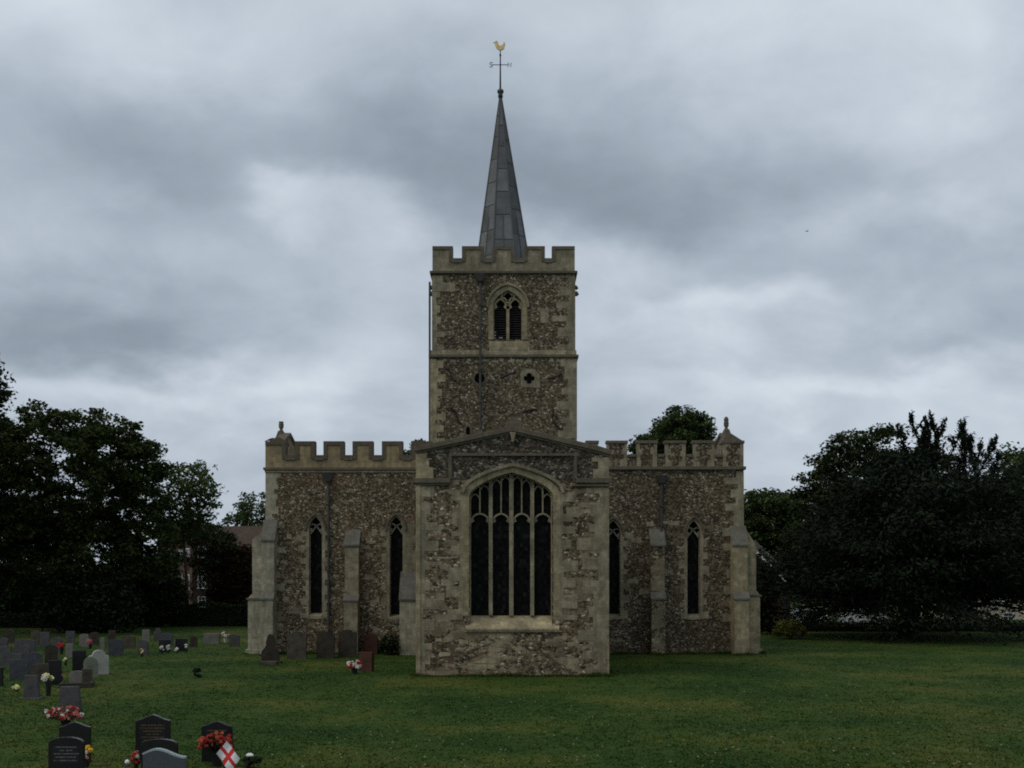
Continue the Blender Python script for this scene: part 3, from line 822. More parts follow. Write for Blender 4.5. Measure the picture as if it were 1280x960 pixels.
# the other three sides of the parapet
mb = MB()
zc_, zt_ = Z(323.5, DU), Z(308.5, DU)
pxl, pxr = X(540.5, DU), X(718.5, DU)
for xs in ((pxl, pxl+.42), (pxr-.42, pxr)):
    outl = [(DU+.43, Z(338.6, DU)), (DU+DEP-.25, Z(338.6, DU))]
    top = []; yy = DU+.43; ww = (DEP-.68)/9.0
    for k in range(9):
        zz = zt_ if k % 2 == 0 else zc_
        top += [(yy+k*ww, zz), (yy+(k+1)*ww, zz)]
    part(MB().prism(outl+list(reversed(top)), xs[0], xs[1], axis='x'), 'parapet', M['stone_grey'], .015)
outl = [(pxl, Z(338.6, DU)), (pxr, Z(338.6, DU))]; top = []
for k in range(9):
    ww = (pxr-pxl)/9.0; zz = zt_ if k % 2 == 0 else zc_; top += [(pxl+k*ww, zz), (pxl+(k+1)*ww, zz)]
mb = MB(); mb.prism(outl+list(reversed(top)), DU+DEP-.24, DU+DEP-.02); part(mb, 'parapet', M['stone_grey'], .015)
# quoins
rg = random.Random(21)
quoin(ux0, 1, Z(437, D3), Z(364, D3), DU, 'stone_grey', .3, .62, rg=rg)
quoin(ux0, 1, Z(364, D3), Z(344, D3), DU, 'stone_grey', .6, 1.2, rg=rg)
quoin(ux1, -1, Z(437, D3), Z(344, D3), DU, 'stone_grey', .42, 1.1, .3, .55, rg=rg)
quoin(tx1, -1, Z(548, D3), Z(449, D3), D3, 'stone_grey', .55, .95, .28, .5, rg=rg)
quoin(tx0, 1, Z(556, D3), Z(449, D3), D3, 'stone', .36, .72, .3, .44, rg=rg)
block(681, 403, D3, .45, .8, DU, rg)
x = 553
while x < 705:
    w = rg.uniform(5, 11)
    if rg.random() < .75 and not 596 < x+w/2 < 605: block(x+w/2, 452.5+rg.uniform(-1, 1), D3, w*D3/F, .17, D3, rg)
    x += w+rg.uniform(.6, 5)
# belfry window
mb = MB()
mb.strip([(X(613, D3), bzb)] + arch_curve(X(613, D3), X(656.5, D3), bzs, Z(358.5, D3), 10) + [(X(656.5, D3), bzb)], .12, .16, DU-.02, DU+.12)
mb.strip([(bx0, bzb)] + arch_curve(bx0, bx1, bzs, bza, 10) + [(bx1, bzb)], .03, .05, DU+.1, DU+.25)
w_bel = part(mb, 'window', M['stone'], .012, label='two light belfry window with louvres')
mb = MB(); mb.strip(arch_curve(X(608.5, D3), X(661, D3), Z(384, D3), Z(354.5, D3), 10), .03, .08, DU-.13, DU+.02); sub(mb, 'hood_mould', M['stone_grey'], w_bel, .01)
mb = MB(); mb.prism([(DU-.06, Z(437.4, D3)), (DU-.06, Z(427, D3)), (DU+.25, Z(423.5, D3)), (DU+.25, Z(437.4, D3))], X(611.5, D3), X(662, D3), axis='x'); sub(mb, 'sill', M['stone'], w_bel, .015)
mb = MB(); yt = (DU+.14, DU+.34); xm = (bx0+bx1)/2
mb.strip([(xm, bzb), (xm, Z(381, D3))], .085, .085, *yt)
zs2, za2 = Z(385, D3), Z(372, D3)
for a, b_ in ((bx0, xm), (xm, bx1)):
    cv = arch_curve(a+.03, b_-.03, zs2, za2, 6); mb.strip(cv, .05, .05, *yt)
    for sg, xe in ((1, a+.03), (-1, b_-.03)):
        mb.prism([(xe+sg*.03, zs2-.02), (xe+sg*.2, zs2+.1), (xe+sg*.13, zs2+.3), (xe+sg*.03, zs2+.2)], yt[0]+.03, yt[1]-.03)
eye = quatrefoil(xm, Z(369, D3), .36)
pan = [(bx0+.06, Z(378, D3))] + [p for p in arch_curve(bx0+.02, bx1-.02, bzs, bza-.02, 10)][1:-1] + [(bx1-.06, Z(378, D3)), (xm+.05, Z(381, D3)), (xm-.05, Z(381, D3))]
cvl = arch_curve(bx0+.03, xm-.03, zs2, za2, 6); cvr = arch_curve(xm+.03, bx1-.03, zs2, za2, 6)
mb.strip(eye, .04, .05, yt[0], yt[1], True)
sub(mb, 'tracery', M['stone'], w_bel, .01)
mb = MB(); z = bzb+.02
while z < Z(381, D3):
    for a, b_ in ((bx0+.05, xm-.09), (xm+.09, bx1-.05)):
        mb.prism([(DU+.36, z), (DU+.38, z-.015), (DU+.6, z+.15), (DU+.58, z+.165)], a, b_, axis='x')
    z += .135
sub(mb, 'louvre', M['louvre'], w_bel)
mb = MB()
for px, py, w in ((618.5, 421.5, .13), (618.5, 418, .13), (626, 421, .2), (619, 414, .08)):
    mb.box(X(px, D3)-w/2, X(px, D3)+w/2, DU+.30, DU+.35, Z(py, D3), Z(py-1.6, D3))
sub(mb, 'sky_gap_slip', M['gs_white'], w_bel)  # pale slips stand in for sky light showing through the louvres
sub(MB().prism(bel, DU+.66, DU+.7), 'dark_louvre_sheet', M['void'], w_bel)  # black sheet, shade behind the louvres put into its colour
# round opening and quatrefoil opening
mb = MB(); mb.strip(circle(X(599.5, D3), Z(473, D3), .3), .0, .0 + .09, D3-.015, D3+.1, True); o = part(mb, 'window', M['coping_mid'], .01, label='small round opening behind the downpipe')
sub(MB().prism(c1, D3+.3, D3+.32), 'glass', M['void'], o)  # black disc painted as the shade in the open hole
sq = [(X(651, D3), Z(484.5, D3)), (X(675, D3), Z(484.5, D3)), (X(674.5, D3), Z(468, D3)), (X(667, D3), Z(461, D3)), (X(655, D3), Z(461, D3)), (X(650.5, D3), Z(467, D3))]
mb = MB(); mb.prism(sq, D3-.02, D3+.1, [quatrefoil(X(661.5, D3), Z(473, D3), .315)]); o = part(mb, 'window', M['stone_grey'], .01, label='quatrefoil opening in a pale square block')
sub(MB().prism(c2, D3+.3, D3+.32), 'glass', M['void'], o)  # black infill whose colour stands for the shaded depth of the quatrefoil
mb = MB(); mb.strip(lan, .13, 0, D3-.02, D3+.1); o = part(mb, 'window', M['coping_mid'], .01, label='tiny lancet just above the chancel roof')
sub(MB().prism(lan, D3+.2, D3+.22), 'glass', M['void'], o)  # black sheet painting the darkness inside the lancet
downpipe(600.5, D3, 348, 535, .07, off=.17)
mb = MB(); mb.tube([(tx0-.07, D3+.4, Z(555, D3)), (tx0-.07, D3+.4, Z(350, D3))], .06, 8); part(mb, 'downpipe', M['pipe'])
# gargoyle stubs
for sg, xe in ((-1, ux0), (1, ux1)):
    mb = MB()
    mb.tube([(xe-sg*.1, D3+1.2, Z(352, D3)), (xe+sg*.12, D3+1.2, Z(352, D3)), (xe+sg*.2, D3+1.2, Z(354, D3))], [.16, .13, .09], 6)
    mb.tube([(xe-sg*.1, D3+1.2, Z(360, D3)), (xe+sg*.16, D3+1.2, Z(360, D3)), (xe+sg*.22, D3+1.2, Z(362, D3))], [.16, .15, .1], 6)
    part(mb, 'gargoyle', M['coping_mid'])
# iron wall ties
def tie(pts):
    mb = MB(); mb.tube([(X(a, D3), D3-.04, Z(b_, D3)) for a, b_ in pts], .045, 6); part(mb, 'wall_tie', M['dark_iron'])
tie([(557, 461), (560.5, 462), (563, 466), (564.5, 472), (568, 476), (571, 476)])
tie([(625, 473), (631, 470), (636, 468), (640, 467), (645, 464)])
tie([(685, 473), (692, 472), (698, 469.5), (702, 467)])
tie([(565, 511), (569, 514), (571, 520), (571.5, 526), (575, 529)])
tie([(653, 515), (660, 513), (668, 511.5), (671, 512)])
tie([(691.5, 511), (691, 518), (690.5, 527), (697, 533), (701, 537)])

# ---- spire: eight lead facets, slightly leaning
DS = 63.2
sbx, stx = X(629, DS), X(625.6, DS); zb_s, zt_s = zt_par, Z(118, DS)
zr = Z(308, DS); kk = (28.5*DS/F)/(zt_s-zr); rb = kk*(zt_s-zb_s)/math.cos(PI/8)*1.0
def sp_ring(t, extra=0.0):
    z = zb_s+(zt_s-zb_s)*t; cx = sbx+(stx-sbx)*t + (0); r = rb*(1-t)+.04*t+extra
    # facet order: corners at odd multiples of 22.5 degrees, so one flat faces the viewer
    return [(cx+r*math.cos(PI/8+q*PI/4+.05), DS+r*math.sin(PI/8+q*PI/4+.05), z) for q in range(8)]
mb = MB()
cuts = [0, .14, .27, .40, .52, .64, .76, .87, 1.0]
for q in range(8):          # each facet's lead sheets are separate islands of the one cladding mesh
    for a, b_ in zip(cuts, cuts[1:]):
        sh = .03*((q*37) % 5-2)*.6
        a2 = max(0, min(1, a+(sh if 0 < a < 1 else 0))); b2 = max(0, min(1, b_+(sh if 0 < b_ < 1 else 0)))
        ra, rb_ = sp_ring(a2), sp_ring(b2); q2 = (q+1) % 8
        halves = 2 if a < .35 else 1
        for hh in range(halves):
            def L(r_, u): 
                p, p2 = Vector(r_[q]), Vector(r_[q2]); return tuple(p.lerp(p2, u))
            i = len(mb.v); mb.v += [L(ra, hh/halves), L(ra, (hh+1)/halves), L(rb_, (hh+1)/halves), L(rb_, hh/halves)]; mb.face((i, i+1, i+2, i+3))
spire = part(mb, 'spire', M['lead'])
mb = MB()
for q in range(8):
    mb.tube([sp_ring(0, .01)[q], sp_ring(1, .0)[q]], [.055, .03], 6)
    q2 = (q+1) % 8
    for a in cuts[1:-1]:
        sh = .03*((q*37) % 5-2)*.6; rr = sp_ring(a+sh, .005)
        mb.tube([rr[q], rr[q2]], .022, 5)
    m0 = Vector(sp_ring(0, .01)[q]).lerp(Vector(sp_ring(0, .01)[q2]), .5); m1 = Vector(sp_ring(.36, .01)[q]).lerp(Vector(sp_ring(.36, .01)[q2]), .5)
    mb.tube([m0, m1], .03, 5)
sub(mb, 'lead_roll', M['lead_roll'], spire)
mb = MB(); mb.blob((stx, DS, Z(114.5, DS)), .21, .21, .17, 2); mb.tube([(stx, DS, Z(122, DS)), (stx, DS, Z(113, DS))], [.15, .12], 8); sub(mb, 'finial_ball', M['lead_roll'], spire, 0, True)
# weathervane
vx = X(625.4, DS)
mb = MB(); mb.tube([(vx, DS, Z(114, DS)), (vx, DS, Z(63, DS))], [.06, .03], 8); mb.blob((vx, DS, Z(69, DS)), .07, .07, .1); mb.blob((vx, DS, Z(81, DS)), .06, .06, .08)
vane = part(mb, 'weathervane', M['dark_iron'])
za = Z(81, DS)
mb = MB(); mb.tube([(vx-.5, DS, za), (vx+.5, DS, za)], .022, 6); mb.tube([(vx, DS-.5, za), (vx, DS+.5, za)], .022, 6)
def letter(ch, ox, oy, perp):
    segs = {'N': [[(-.1, -.13), (-.1, .13), (.1, -.13), (.1, .13)]], 'S': [[(.1, .1), (.04, .14), (-.06, .12), (-.09, .06), (0, 0), (.09, -.06), (.06, -.12), (-.04, -.14), (-.1, -.1)]],
            'E': [[(.09, .13), (-.09, .13), (-.09, -.13), (.09, -.13)], [(-.09, 0), (.06, 0)]], 'W': [[(-.14, .13), (-.07, -.13), (0, .08), (.07, -.13), (.14, .13)]]}[ch]
    for sg in segs:
        mb.tube([((ox+p[0]) if not perp else ox, oy if not perp else oy+p[0], za+p[1]) for p in sg], .024, 5)
letter('S', vx-.56, DS, False); letter('N', vx+.56, DS, False); letter('E', vx, DS-.56, True); letter('W', vx, DS+.56, True)
sub(mb, 'direction_arm', M['dark_iron'], vane)
zc = Z(57.5, DS)
cock = [(-.06, -.26), (.06, -.26), (.16, -.24), (.24, -.16), (.28, -.02), (.3, .12), (.27, .22), (.19, .2), (.15, .1), (.1, .03), (0, .0), (-.08, .05), (-.13, .14), (-.15, .24), (-.2, .31), (-.29, .3), (-.33, .25), (-.43, .2), (-.34, .17), (-.32, .06), (-.27, -.08), (-.18, -.2)]
mb = MB(); mb.prism([(vx+a, zc+b_) for a, b_ in cock], DS-.04, DS+.04); mb.tube([(vx, DS, zc-.24), (vx, DS, Z(65, DS))], .02, 6)
sub(mb, 'weathercock', M['gold'], vane, .012)

# ================================================================== GROUND
m, nt, b, co = new_mat('mown churchyard grass')
n1 = nt.noise(co, .16, 5, .6); n2 = nt.noise(co, 1.6, 6, .65); n3 = nt.noise(co, 14, 5, .7)
c = nt.ramp(n1, [(.36, (.013, .037, .006)), (.5, (.026, .054, .008)), (.62, (.058, .072, .014))])
c = nt.mix(nt.ramp(n2, [(.5, 0), (.75, .55)]), c, (.05, .052, .02))
c = nt.mix(1.0, c, nt.ramp(n3, [(.25, .72), (.75, 1.3)]), 'MULTIPLY')
nt.l.new(c, b.inputs['Base Color']); b.inputs['Roughness'].default_value = .95; b.inputs['Specular IOR Level'].default_value = .1
bp = nt.node('ShaderNodeBump', {'Strength': .35, 'Distance': .05, 'Height': n3}); nt.l.new(bp.outputs[0], b.inputs['Normal'])
M['lawn'] = m
mb = MB(); mb.v = [(-2500, -60, 0), (2500, -60, 0), (2500, 3500, 0), (-2500, 3500, 0)]; mb.face((0, 1, 2, 3))
tag(mb.build('ground', M['lawn']), kind='structure', label='dark green mown churchyard lawn')

def np_mesh(name, V, Fa, mats, mi=None, parent=None, loc=(0,0,0)):
    """V (n,3), Fa (m,k) fixed size polygons"""
    me = bpy.data.meshes.new(name); n, k = Fa.shape
    me.vertices.add(len(V)); me.vertices.foreach_set('co', np.ascontiguousarray(V, dtype=np.float32).ravel())
    me.loops.add(n*k); me.loops.foreach_set('vertex_index', np.ascontiguousarray(Fa, dtype=np.int32).ravel())
    me.polygons.add(n); me.polygons.foreach_set('loop_start', np.arange(0, n*k, k, dtype=np.int32)); me.polygons.foreach_set('loop_total', np.full(n, k, dtype=np.int32))
    for m_ in mats: me.materials.append(m_)
    if mi is not None: me.polygons.foreach_set('material_index', mi.astype(np.int32))
    me.update(calc_edges=True)
    o = bpy.data.objects.new(name, me); C.objects.link(o); o.location = loc
    if parent: o.parent = parent
    return o

rs = np.random.RandomState(5)
def grass_blades(n):
    # density falls with distance
    u = rs.rand(n); y = 19.5*(90/19.5)**(u**1.15)
    x = (rs.rand(n)*2-1)*(y*.56+2)
    # tufts: blades gather round scattered centres
    k = n//9; cx = x[:k]; cy = y[:k]; own = rs.randint(0, k, n); hsh = rs.rand(k)[own]
    near = rs.rand(n) < .55
    x = np.where(near, cx[own]+rs.normal(size=n)*.07, x); y = np.where(near, cy[own]+rs.normal(size=n)*.09, y)
    patch = .5+.5*np.sin(x*.35+1.3*np.sin(y*.21))*np.sin(y*.28+x*.11)
    h = (.014+.028*rs.rand(n)*(.45+.8*patch))*(.7+.6*hsh); w = .008+.014*rs.rand(n); w = w*(1+y/60)
    a = rs.rand(n)*2*PI; lean = (rs.rand(n)-.5)*.09; lean2 = (rs.rand(n)-.5)*.09
    V = np.empty((n, 3, 3), np.float32)
    V[:, 0] = np.stack([x-w*np.cos(a), y-w*np.sin(a), np.full(n, -.002)], 1)
    V[:, 1] = np.stack([x+w*np.cos(a), y+w*np.sin(a), np.full(n, -.002)], 1)
    V[:, 2] = np.stack([x+lean, y+lean2, h], 1)
    mi = (rs.rand(n) < .05+.16*(patch > .7)).astype(np.int32)
    return V.reshape(-1, 3), np.arange(n*3).reshape(-1, 3), mi
V, Fa, mi = grass_blades(260000)
tag(np_mesh('grass', V, Fa, [M['blade'], M['blade_dry']], mi), 'short tufted lawn grass with yellowed tips', None, None, 'stuff')
# longer grass the mower leaves along walls, buttresses and stones
runs = [((X(519, 45), 44.9), (X(763, 45), 44.9)), ((X(519, 45)-.05, 44.9), (X(519, 45)-.05, 58)), ((X(763, 45)+.05, 44.9), (X(763, 45)+.05, 58)),
        ((X(332, 58.5), 58.4), (X(521, 58.5), 58.4)), ((X(761, 58.5), 58.4), (X(930, 58.5), 58.4)), ((X(307, 58.5), 58.4), (X(307, 58.5), 60)), ((X(953, 58.5), 58.4), (X(953, 58.5), 60)),
        ((X(331, 58.5), 57.35), (X(347, 58.5), 57.35)), ((X(433, 58.5), 57.55), (X(450, 58.5), 57.55)), ((X(811, 58.5), 57.55), (X(830, 58.5), 57.55)), ((X(912, 58.5), 57.35), (X(932, 58.5), 57.35))]
VV = []
for (ax, ay), (bx_, by_) in runs:
    L_ = math.hypot(bx_-ax, by_-ay); n = int(L_*420); t = rs.rand(n)
    lump = .5+.5*np.sin(t*L_*2.3+ax)*np.sin(t*L_*.9+ay)
    x = ax+(bx_-ax)*t+rs.normal(size=n)*.07; y = ay+(by_-ay)*t-np.abs(rs.normal(size=n))*.12
    h = .06+.2*rs.rand(n)*lump; w = .012+.012*rs.rand(n); a = rs.rand(n)*2*PI
    T = np.empty((n, 3, 3), np.float32); T[:, 0] = np.stack([x-w*np.cos(a), y-w*np.sin(a), x*0-.002], 1); T[:, 1] = np.stack([x+w*np.cos(a), y+w*np.sin(a), x*0-.002], 1)
    T[:, 2] = np.stack([x+rs.normal(size=n)*.05, y+rs.normal(size=n)*.05, h], 1); VV.append(T.reshape(-1, 3))
VV = np.concatenate(VV); tag(np_mesh('long_grass', VV, np.arange(len(VV)).reshape(-1, 3), [M['blade'], M['blade_dry']], (rs.rand(len(VV)//3) < .12).astype(np.int32)), 'longer uncut grass along the foot of the church walls', None, None, 'stuff')
# tiny daisies and clover heads
n = 420; y = 22+rs.rand(n)**1.3*34; x = (rs.rand(n)*1.5-.48)*(y*.5)
mbd = MB()
for i in range(n):
    s = .011+.012*rs.rand(); mbd.box(x[i]-s, x[i]+s, y[i]-s, y[i]+s, .045, .058)
tag(mbd.build('clover_flowers', plain('clover heads', (.26, .25, .16), .9, .2, 9)), 'tiny pale clover heads scattered over the lawn', None, None, 'stuff')

# ================================================================== TREES
def leaf_cards(centers, dirs, size, aspect, rs, flat=.0):
    n = len(centers)
    nrm = rs.normal(size=(n, 3)); nrm[:, 2] = np.abs(nrm[:, 2])+flat; nrm /= np.linalg.norm(nrm, axis=1, keepdims=True)
    if dirs is None: dirs = rs.normal(size=(n, 3))
    u = dirs - nrm*np.sum(dirs*nrm, axis=1, keepdims=True); u /= np.linalg.norm(u, axis=1, keepdims=True)+1e-9
    v = np.cross(nrm, u)
    s = (size*(.6+.8*rs.rand(n)))[:, None]
    V = np.empty((n, 4, 3), np.float32)
    V[:, 0] = centers-u*s*.5; V[:, 1] = centers+v*s*aspect*.5+nrm*s*.08; V[:, 2] = centers+u*s*.5; V[:, 3] = centers-v*s*aspect*.5+nrm*s*.08
    return V.reshape(-1, 3), np.arange(n*4).reshape(-1, 4)

def skeleton(clumps, trunk_top, base_r, rs, lean=0.0):
    nodes = [Vector((0, 0, -.15))]; par = [-1]; n_t = 8
    for k in range(1, n_t+1):
        t = k/n_t; nodes.append(Vector((lean*t+.12*math.sin(t*5), .1*math.sin(t*4+1), trunk_top*t))); par.append(len(nodes)-2)
    t0 = 3
    order = sorted(range(len(clumps)), key=lambda i: (Vector(clumps[i])-nodes[-1]).length)
    ends = []
    for i in order:
        c = Vector(clumps[i]); best = None
        for j in range(t0, len(nodes)):
            p = nodes[j]; dl = c-p
            pen = dl.length*(1.0+max(0, -dl.z)*.25/(dl.length+.01)) + .12*(p-Vector((0, 0, p.z))).length*0
            if best is None or pen < best[0]: best = (pen, j)
        j = best[1]; p = nodes[j]; L = (c-p).length
        k = max(1, int(L/1.3)); prev = j
        for q in range(1, k+1):
            t = q/k; pt = p.lerp(c, t)+Vector((rs.normal()*.08, rs.normal()*.08, math.sin(t*PI)*L*.08))*(1 if q < k else 0)
            nodes.append(pt); par.append(prev); prev = len(nodes)-1
        ends.append(prev)
    cnt = [0]*len(nodes)
    for e in ends:
        while e >= 0: cnt[e] += 1; e = par[e]
    tot = max(1, max(cnt))
    rad = [max(.018, base_r*(c_/tot)**.5) for c_ in cnt]
    for k in range(n_t+1): rad[k] = base_r*(1-.55*k/n_t)*(1.25 if k == 0 else 1)
    return nodes, par, rad
def limb_mesh(nodes, par, rad):
    mb = MB()
    for i, p in enumerate(par):
        if p < 0: continue
        r0 = min(rad[p], rad[i]*1.5); mb.tube([nodes[p], nodes[i]], [r0, rad[i]], 6 if rad[i] > .1 else 4, False)
    return mb

def sample_crown(lobes, n, rs, shell=.5, mind=.0):
    vol = np.array([l[3]*l[4]*l[5] for l in lobes]); pr = vol/vol.sum(); pts = []
    tries = 0
    while len(pts) < n and tries < n*40:
        tries += 1
        l = lobes[rs.choice(len(lobes), p=pr)]
        d = rs.normal(size=3); d /= np.linalg.norm(d)
        r = (shell**3+(1-shell**3)*rs.rand())**(1/3.)
        p = np.array([l[0], l[1], l[2]])+d*r*np.array(l[3:6])
        if p[2] < .3: continue
        if mind and pts:
            q = np.array(pts); 
            if np.min(np.sum((q-p)**2, axis=1)) < mind*mind: continue
        pts.append(p)
    return np.array(pts)

def tree(name, label, px, base_y=None, d=None, lobes_px=(), n=160, clump=.9, per=120, leaf=.3, mat='leaf_dark', bark='bark', tr=.4, trunk_top=.6, seed=1, shell=.45, flat=.5, group='trees round the churchyard', depth=1.0, mind=None, clump_flat=.6, cat='tree'):
    """lobes given in photo pixels (cx, cy, rx, ry) at distance d and turned into real metres"""
    rs = np.random.RandomState(seed)
    bx = X(px, d)
    lobes = [(X(cx, d)-bx, dy, Z(cy, d), rx*d/F, (rx*d/F)*depth, ry*d/F) for cx, cy, rx, ry, dy in [(l+(0,))[:5] for l in lobes_px]]
    cl = sample_crown(lobes, n, rs, shell, mind if mind is not None else clump*.75)
    top = max(p[2] for p in cl)
    root = empty(name, (bx, d, 0), 0, label, cat, group)
    nodes, par, rad = skeleton(cl, top*trunk_top, tr, rs)
    limb_mesh(nodes, par, rad).build('trunk', M[bark], root)
    k = len(cl); cc = np.repeat(cl, per, axis=0)
    sc = np.repeat(.65+.7*rs.rand(k), per)[:, None]*clump
    off = rs.normal(size=(k*per, 3)); off /= np.linalg.norm(off, axis=1, keepdims=True)
    off *= (rs.rand(k*per)**.45)[:, None]
    P = cc+off*sc*np.array([1, 1, clump_flat])
    P = P[P[:, 2] > .05]
    V, Fa = leaf_cards(P, None, leaf, .62, rs, flat)
    np_mesh('crown', V, Fa, [M[mat]], None, root)
    return root

G = 'trees round the churchyard'
tree('broadleaf_tree', 'broad spreading dark tree with see-through crown, left of the church', 85, d=85,
     lobes_px=[(76, 604, 126, 98), (-20, 606, 86, 92), (172, 622, 46, 80), (150, 580, 50, 56), (60, 690, 120, 56), (178, 690, 44, 46)], n=980, clump=.92, per=90, leaf=.33, mat='leaf_lime', tr=.6, trunk_top=.5, seed=3, shell=.6, mind=.5)
tree('broadleaf_tree', 'tall tree cut by the left edge of the photo', -75, d=74, lobes_px=[(-45, 462, 50, 52), (-48, 500, 56, 60), (-50, 600, 40, 90), (-100, 620, 90, 100)], n=210, clump=1.0, per=110, leaf=.32, mat='leaf_dark', seed=4, tr=.5)
tree('broadleaf_tree', 'small airy light green tree at the right edge of the broad dark tree', 232, d=94, lobes_px=[(236, 618, 34, 44), (222, 645, 34, 40), (252, 630, 20, 34)], n=125, clump=.95, per=48, leaf=.32, mat='leaf_light', seed=5, tr=.2, shell=.2)
tree('broadleaf_tree', 'leafy tree rising behind the brick house and the south transept', 318, d=122, lobes_px=[(322, 655, 36, 38), (300, 668, 26, 28), (335, 690, 40, 40)], n=120, clump=1.1, per=95, leaf=.38, mat='leaf_mid', seed=6, tr=.3)
tree('broadleaf_tree', 'small yellow-green treetop peeping over the parapet beside the tower', 523, d=84, lobes_px=[(527, 585, 22, 34), (512, 605, 20, 40), (523, 680, 40, 50)], n=240, clump=.6, per=80, leaf=.26, mat='leaf_light', seed=7, tr=.2, trunk_top=.7)
tree('broadleaf_tree', 'round green treetop standing above the north transept parapet', 850, d=92, lobes_px=[(853, 549, 36, 38), (866, 556, 22, 34), (812, 564, 26, 20), (842, 596, 50, 34), (840, 670, 50, 50)], n=640, clump=.85, per=130, leaf=.3, mat='leaf_mid', seed=8, tr=.4, trunk_top=.7, shell=.3)
tree('broadleaf_tree', 'low rounded dark green tree just right of the north transept', 962, d=112, lobes_px=[(962, 652, 42, 40), (940, 680, 40, 60), (992, 672, 34, 50)], n=210, clump=1.2, per=120, leaf=.4, mat='leaf_mid', seed=9, tr=.3)
tree('broadleaf_tree', 'domed broadleaf tree standing behind the spiky cedar', 1085, d=98, lobes_px=[(1088, 622, 92, 90), (1042, 664, 46, 72), (1068, 612, 52, 60), (1150, 650, 76, 86), (1012, 700, 34, 52), (1120, 680, 120, 66)], n=640, clump=1.15, per=125, leaf=.36, mat='leaf_dark', seed=10, tr=.5, shell=.4)
tree('broadleaf_tree', 'leafy tree cut by the right edge of the photo', 1312, d=90, lobes_px=[(1310, 605, 62, 62), (1285, 665, 55, 80)], n=260, clump=1.0, per=100, leaf=.34, mat='leaf_mid', seed=11, tr=.4)

def cedar(label, px, d, seed):
    rs = np.random.RandomState(seed); root = empty('cedar_tree', (X(px, d), d, 0), 0, label, 'tree', G)
    s = d/F; H = (792-548)*s
    nodes = [Vector((0, 0, -.15))]; par = [-1]; rad = [.75]
    for k in range(1, 11):
        t = k/10; nodes.append(Vector((.2*math.sin(t*4), .1*t, H*.86*t))); par.append(k-1); rad.append(.7*(1-t)+.06)
    tips = []; P = []; U = []
    nb = 330
    for i in range(nb):
        t = .215+.785*((i+rs.rand())/nb); z0 = H*.86*t
        prof = 10.8*math.sqrt(max(.0, 1-(abs(t-.25)/.9)**2.6))*(.7+.4*rs.rand())
        a = rs.rand()*2*PI; slope = .02+.5*max(0, t-.45)*2*rs.rand()+(.15 if t < .5 else .06)*rs.normal()
        if t > .4 and math.cos(a) < 0: prof *= 1-.42*min(1, (t-.4)/.3)*abs(math.cos(a))
        if t > .85: slope = .3+.5*rs.rand(); prof = 1.3+2.0*rs.rand()
        dirv = Vector((math.cos(a), math.sin(a), slope)).normalized()
        start = Vector((.2*math.sin(t*4), .1*t, z0)); prev = min(10, int(t*10)); r0 = .16*(1-t)+.05
        segs = 6; pts = []
        for q in range(1, segs+1):
            u = q/segs; pt = start+dirv*prof*u+Vector((rs.normal()*.1, rs.normal()*.1, -.3*u*u*(1-t)+rs.normal()*.06))
            nodes.append(pt); par.append(prev); rad.append(max(.02, r0*(1-u)+.015)); prev = len(nodes)-1; pts.append(pt)
        side = Vector((-math.sin(a), math.cos(a), 0))
        m_ = int(60+prof*34)
        for _ in range(m_):
            u = .22+.78*rs.rand(); wd = prof*.24*math.sin(min(1, u*1.02)*PI*.86)+.12
            q = rs.uniform(-1, 1)*wd
            base = start+dirv*prof*u+Vector((0, 0, -.3*u*u*(1-t)))
            p = base+side*q+Vector((rs.normal()*.12, rs.normal()*.12, rs.normal()*.34-.16*abs(q)))
            P.append(p); U.append(dirv+side*(q/(wd+.01))*.9+Vector((rs.normal()*.3, rs.normal()*.3, rs.normal()*.22)))
    # upright leaders that make the spiky outline
    for cx, top, ln in ((-3, 520, -1.0), (14, 527, .3), (26, 519, -.7), (36, 530, .8), (47, 524, 1.4), (58, 533, -.4), (66, 529, 1.2), (80, 538, .4), (92, 541, 1.3), (104, 549, .9), (119, 545, 1.8), (-16, 535, -.9), (128, 562, 1.6), (70, 545, -.6)):
        x0 = cx*s; zt = Z(top, d); y0 = rs.uniform(-1.5, 1.5); Lh = rs.uniform(2.6, 3.8)
        b0 = Vector((x0-ln, y0, zt-Lh)); prev = 9
        bp_ = nodes[prev].lerp(b0, .55)+Vector((0, 0, -.4)); nodes.append(bp_); par.append(prev); rad.append(.09); nodes.append(b0); par.append(len(nodes)-2); rad.append(.08)
        tip = Vector((x0, y0, zt)); nodes.append(tip); par.append(len(nodes)-2); rad.append(.035)
        for q in range(9):          # short side twigs
            u = .3+.65*q/9; a = rs.rand()*2*PI; st_ = b0.lerp(tip, u); en = st_+Vector((math.cos(a)*.7*(1.1-u), math.sin(a)*.5*(1.1-u), .55))
            nodes.append(st_); par.append(len(nodes)-2 if q else len(nodes)-3); rad.append(.03); nodes.append(en); par.append(len(nodes)-2); rad.append(.015)
            for _ in range(13):
                P.append(st_.lerp(en, rs.rand())+Vector(rs.normal(size=3)*.07)); U.append(en-st_+Vector(rs.normal(size=3)*.25))
        for _ in range(90):
            u = rs.rand()**1.6*.9; wd = (.8*(1-u)+.06); a = rs.rand()*2*PI; r = rs.rand()*wd
            P.append(b0.lerp(tip, u)+Vector((math.cos(a)*r, math.sin(a)*r, r*.6))); U.append(Vector((math.cos(a)*.7, math.sin(a)*.7, 1.0)))
    limb_mesh(nodes, par, rad).build('trunk', M['bark_dark'], root)
    P = np.array([tuple(p) for p in P]); U = np.array([tuple(p) for p in U])
    V, Fa = leaf_cards(P, U, .42, .28, rs, .3)
    np_mesh('crown', V, Fa, [M['needle']], None, root)
    return root
cedar('huge dark spiky-topped cedar right of the church', 1135, 74, 21)

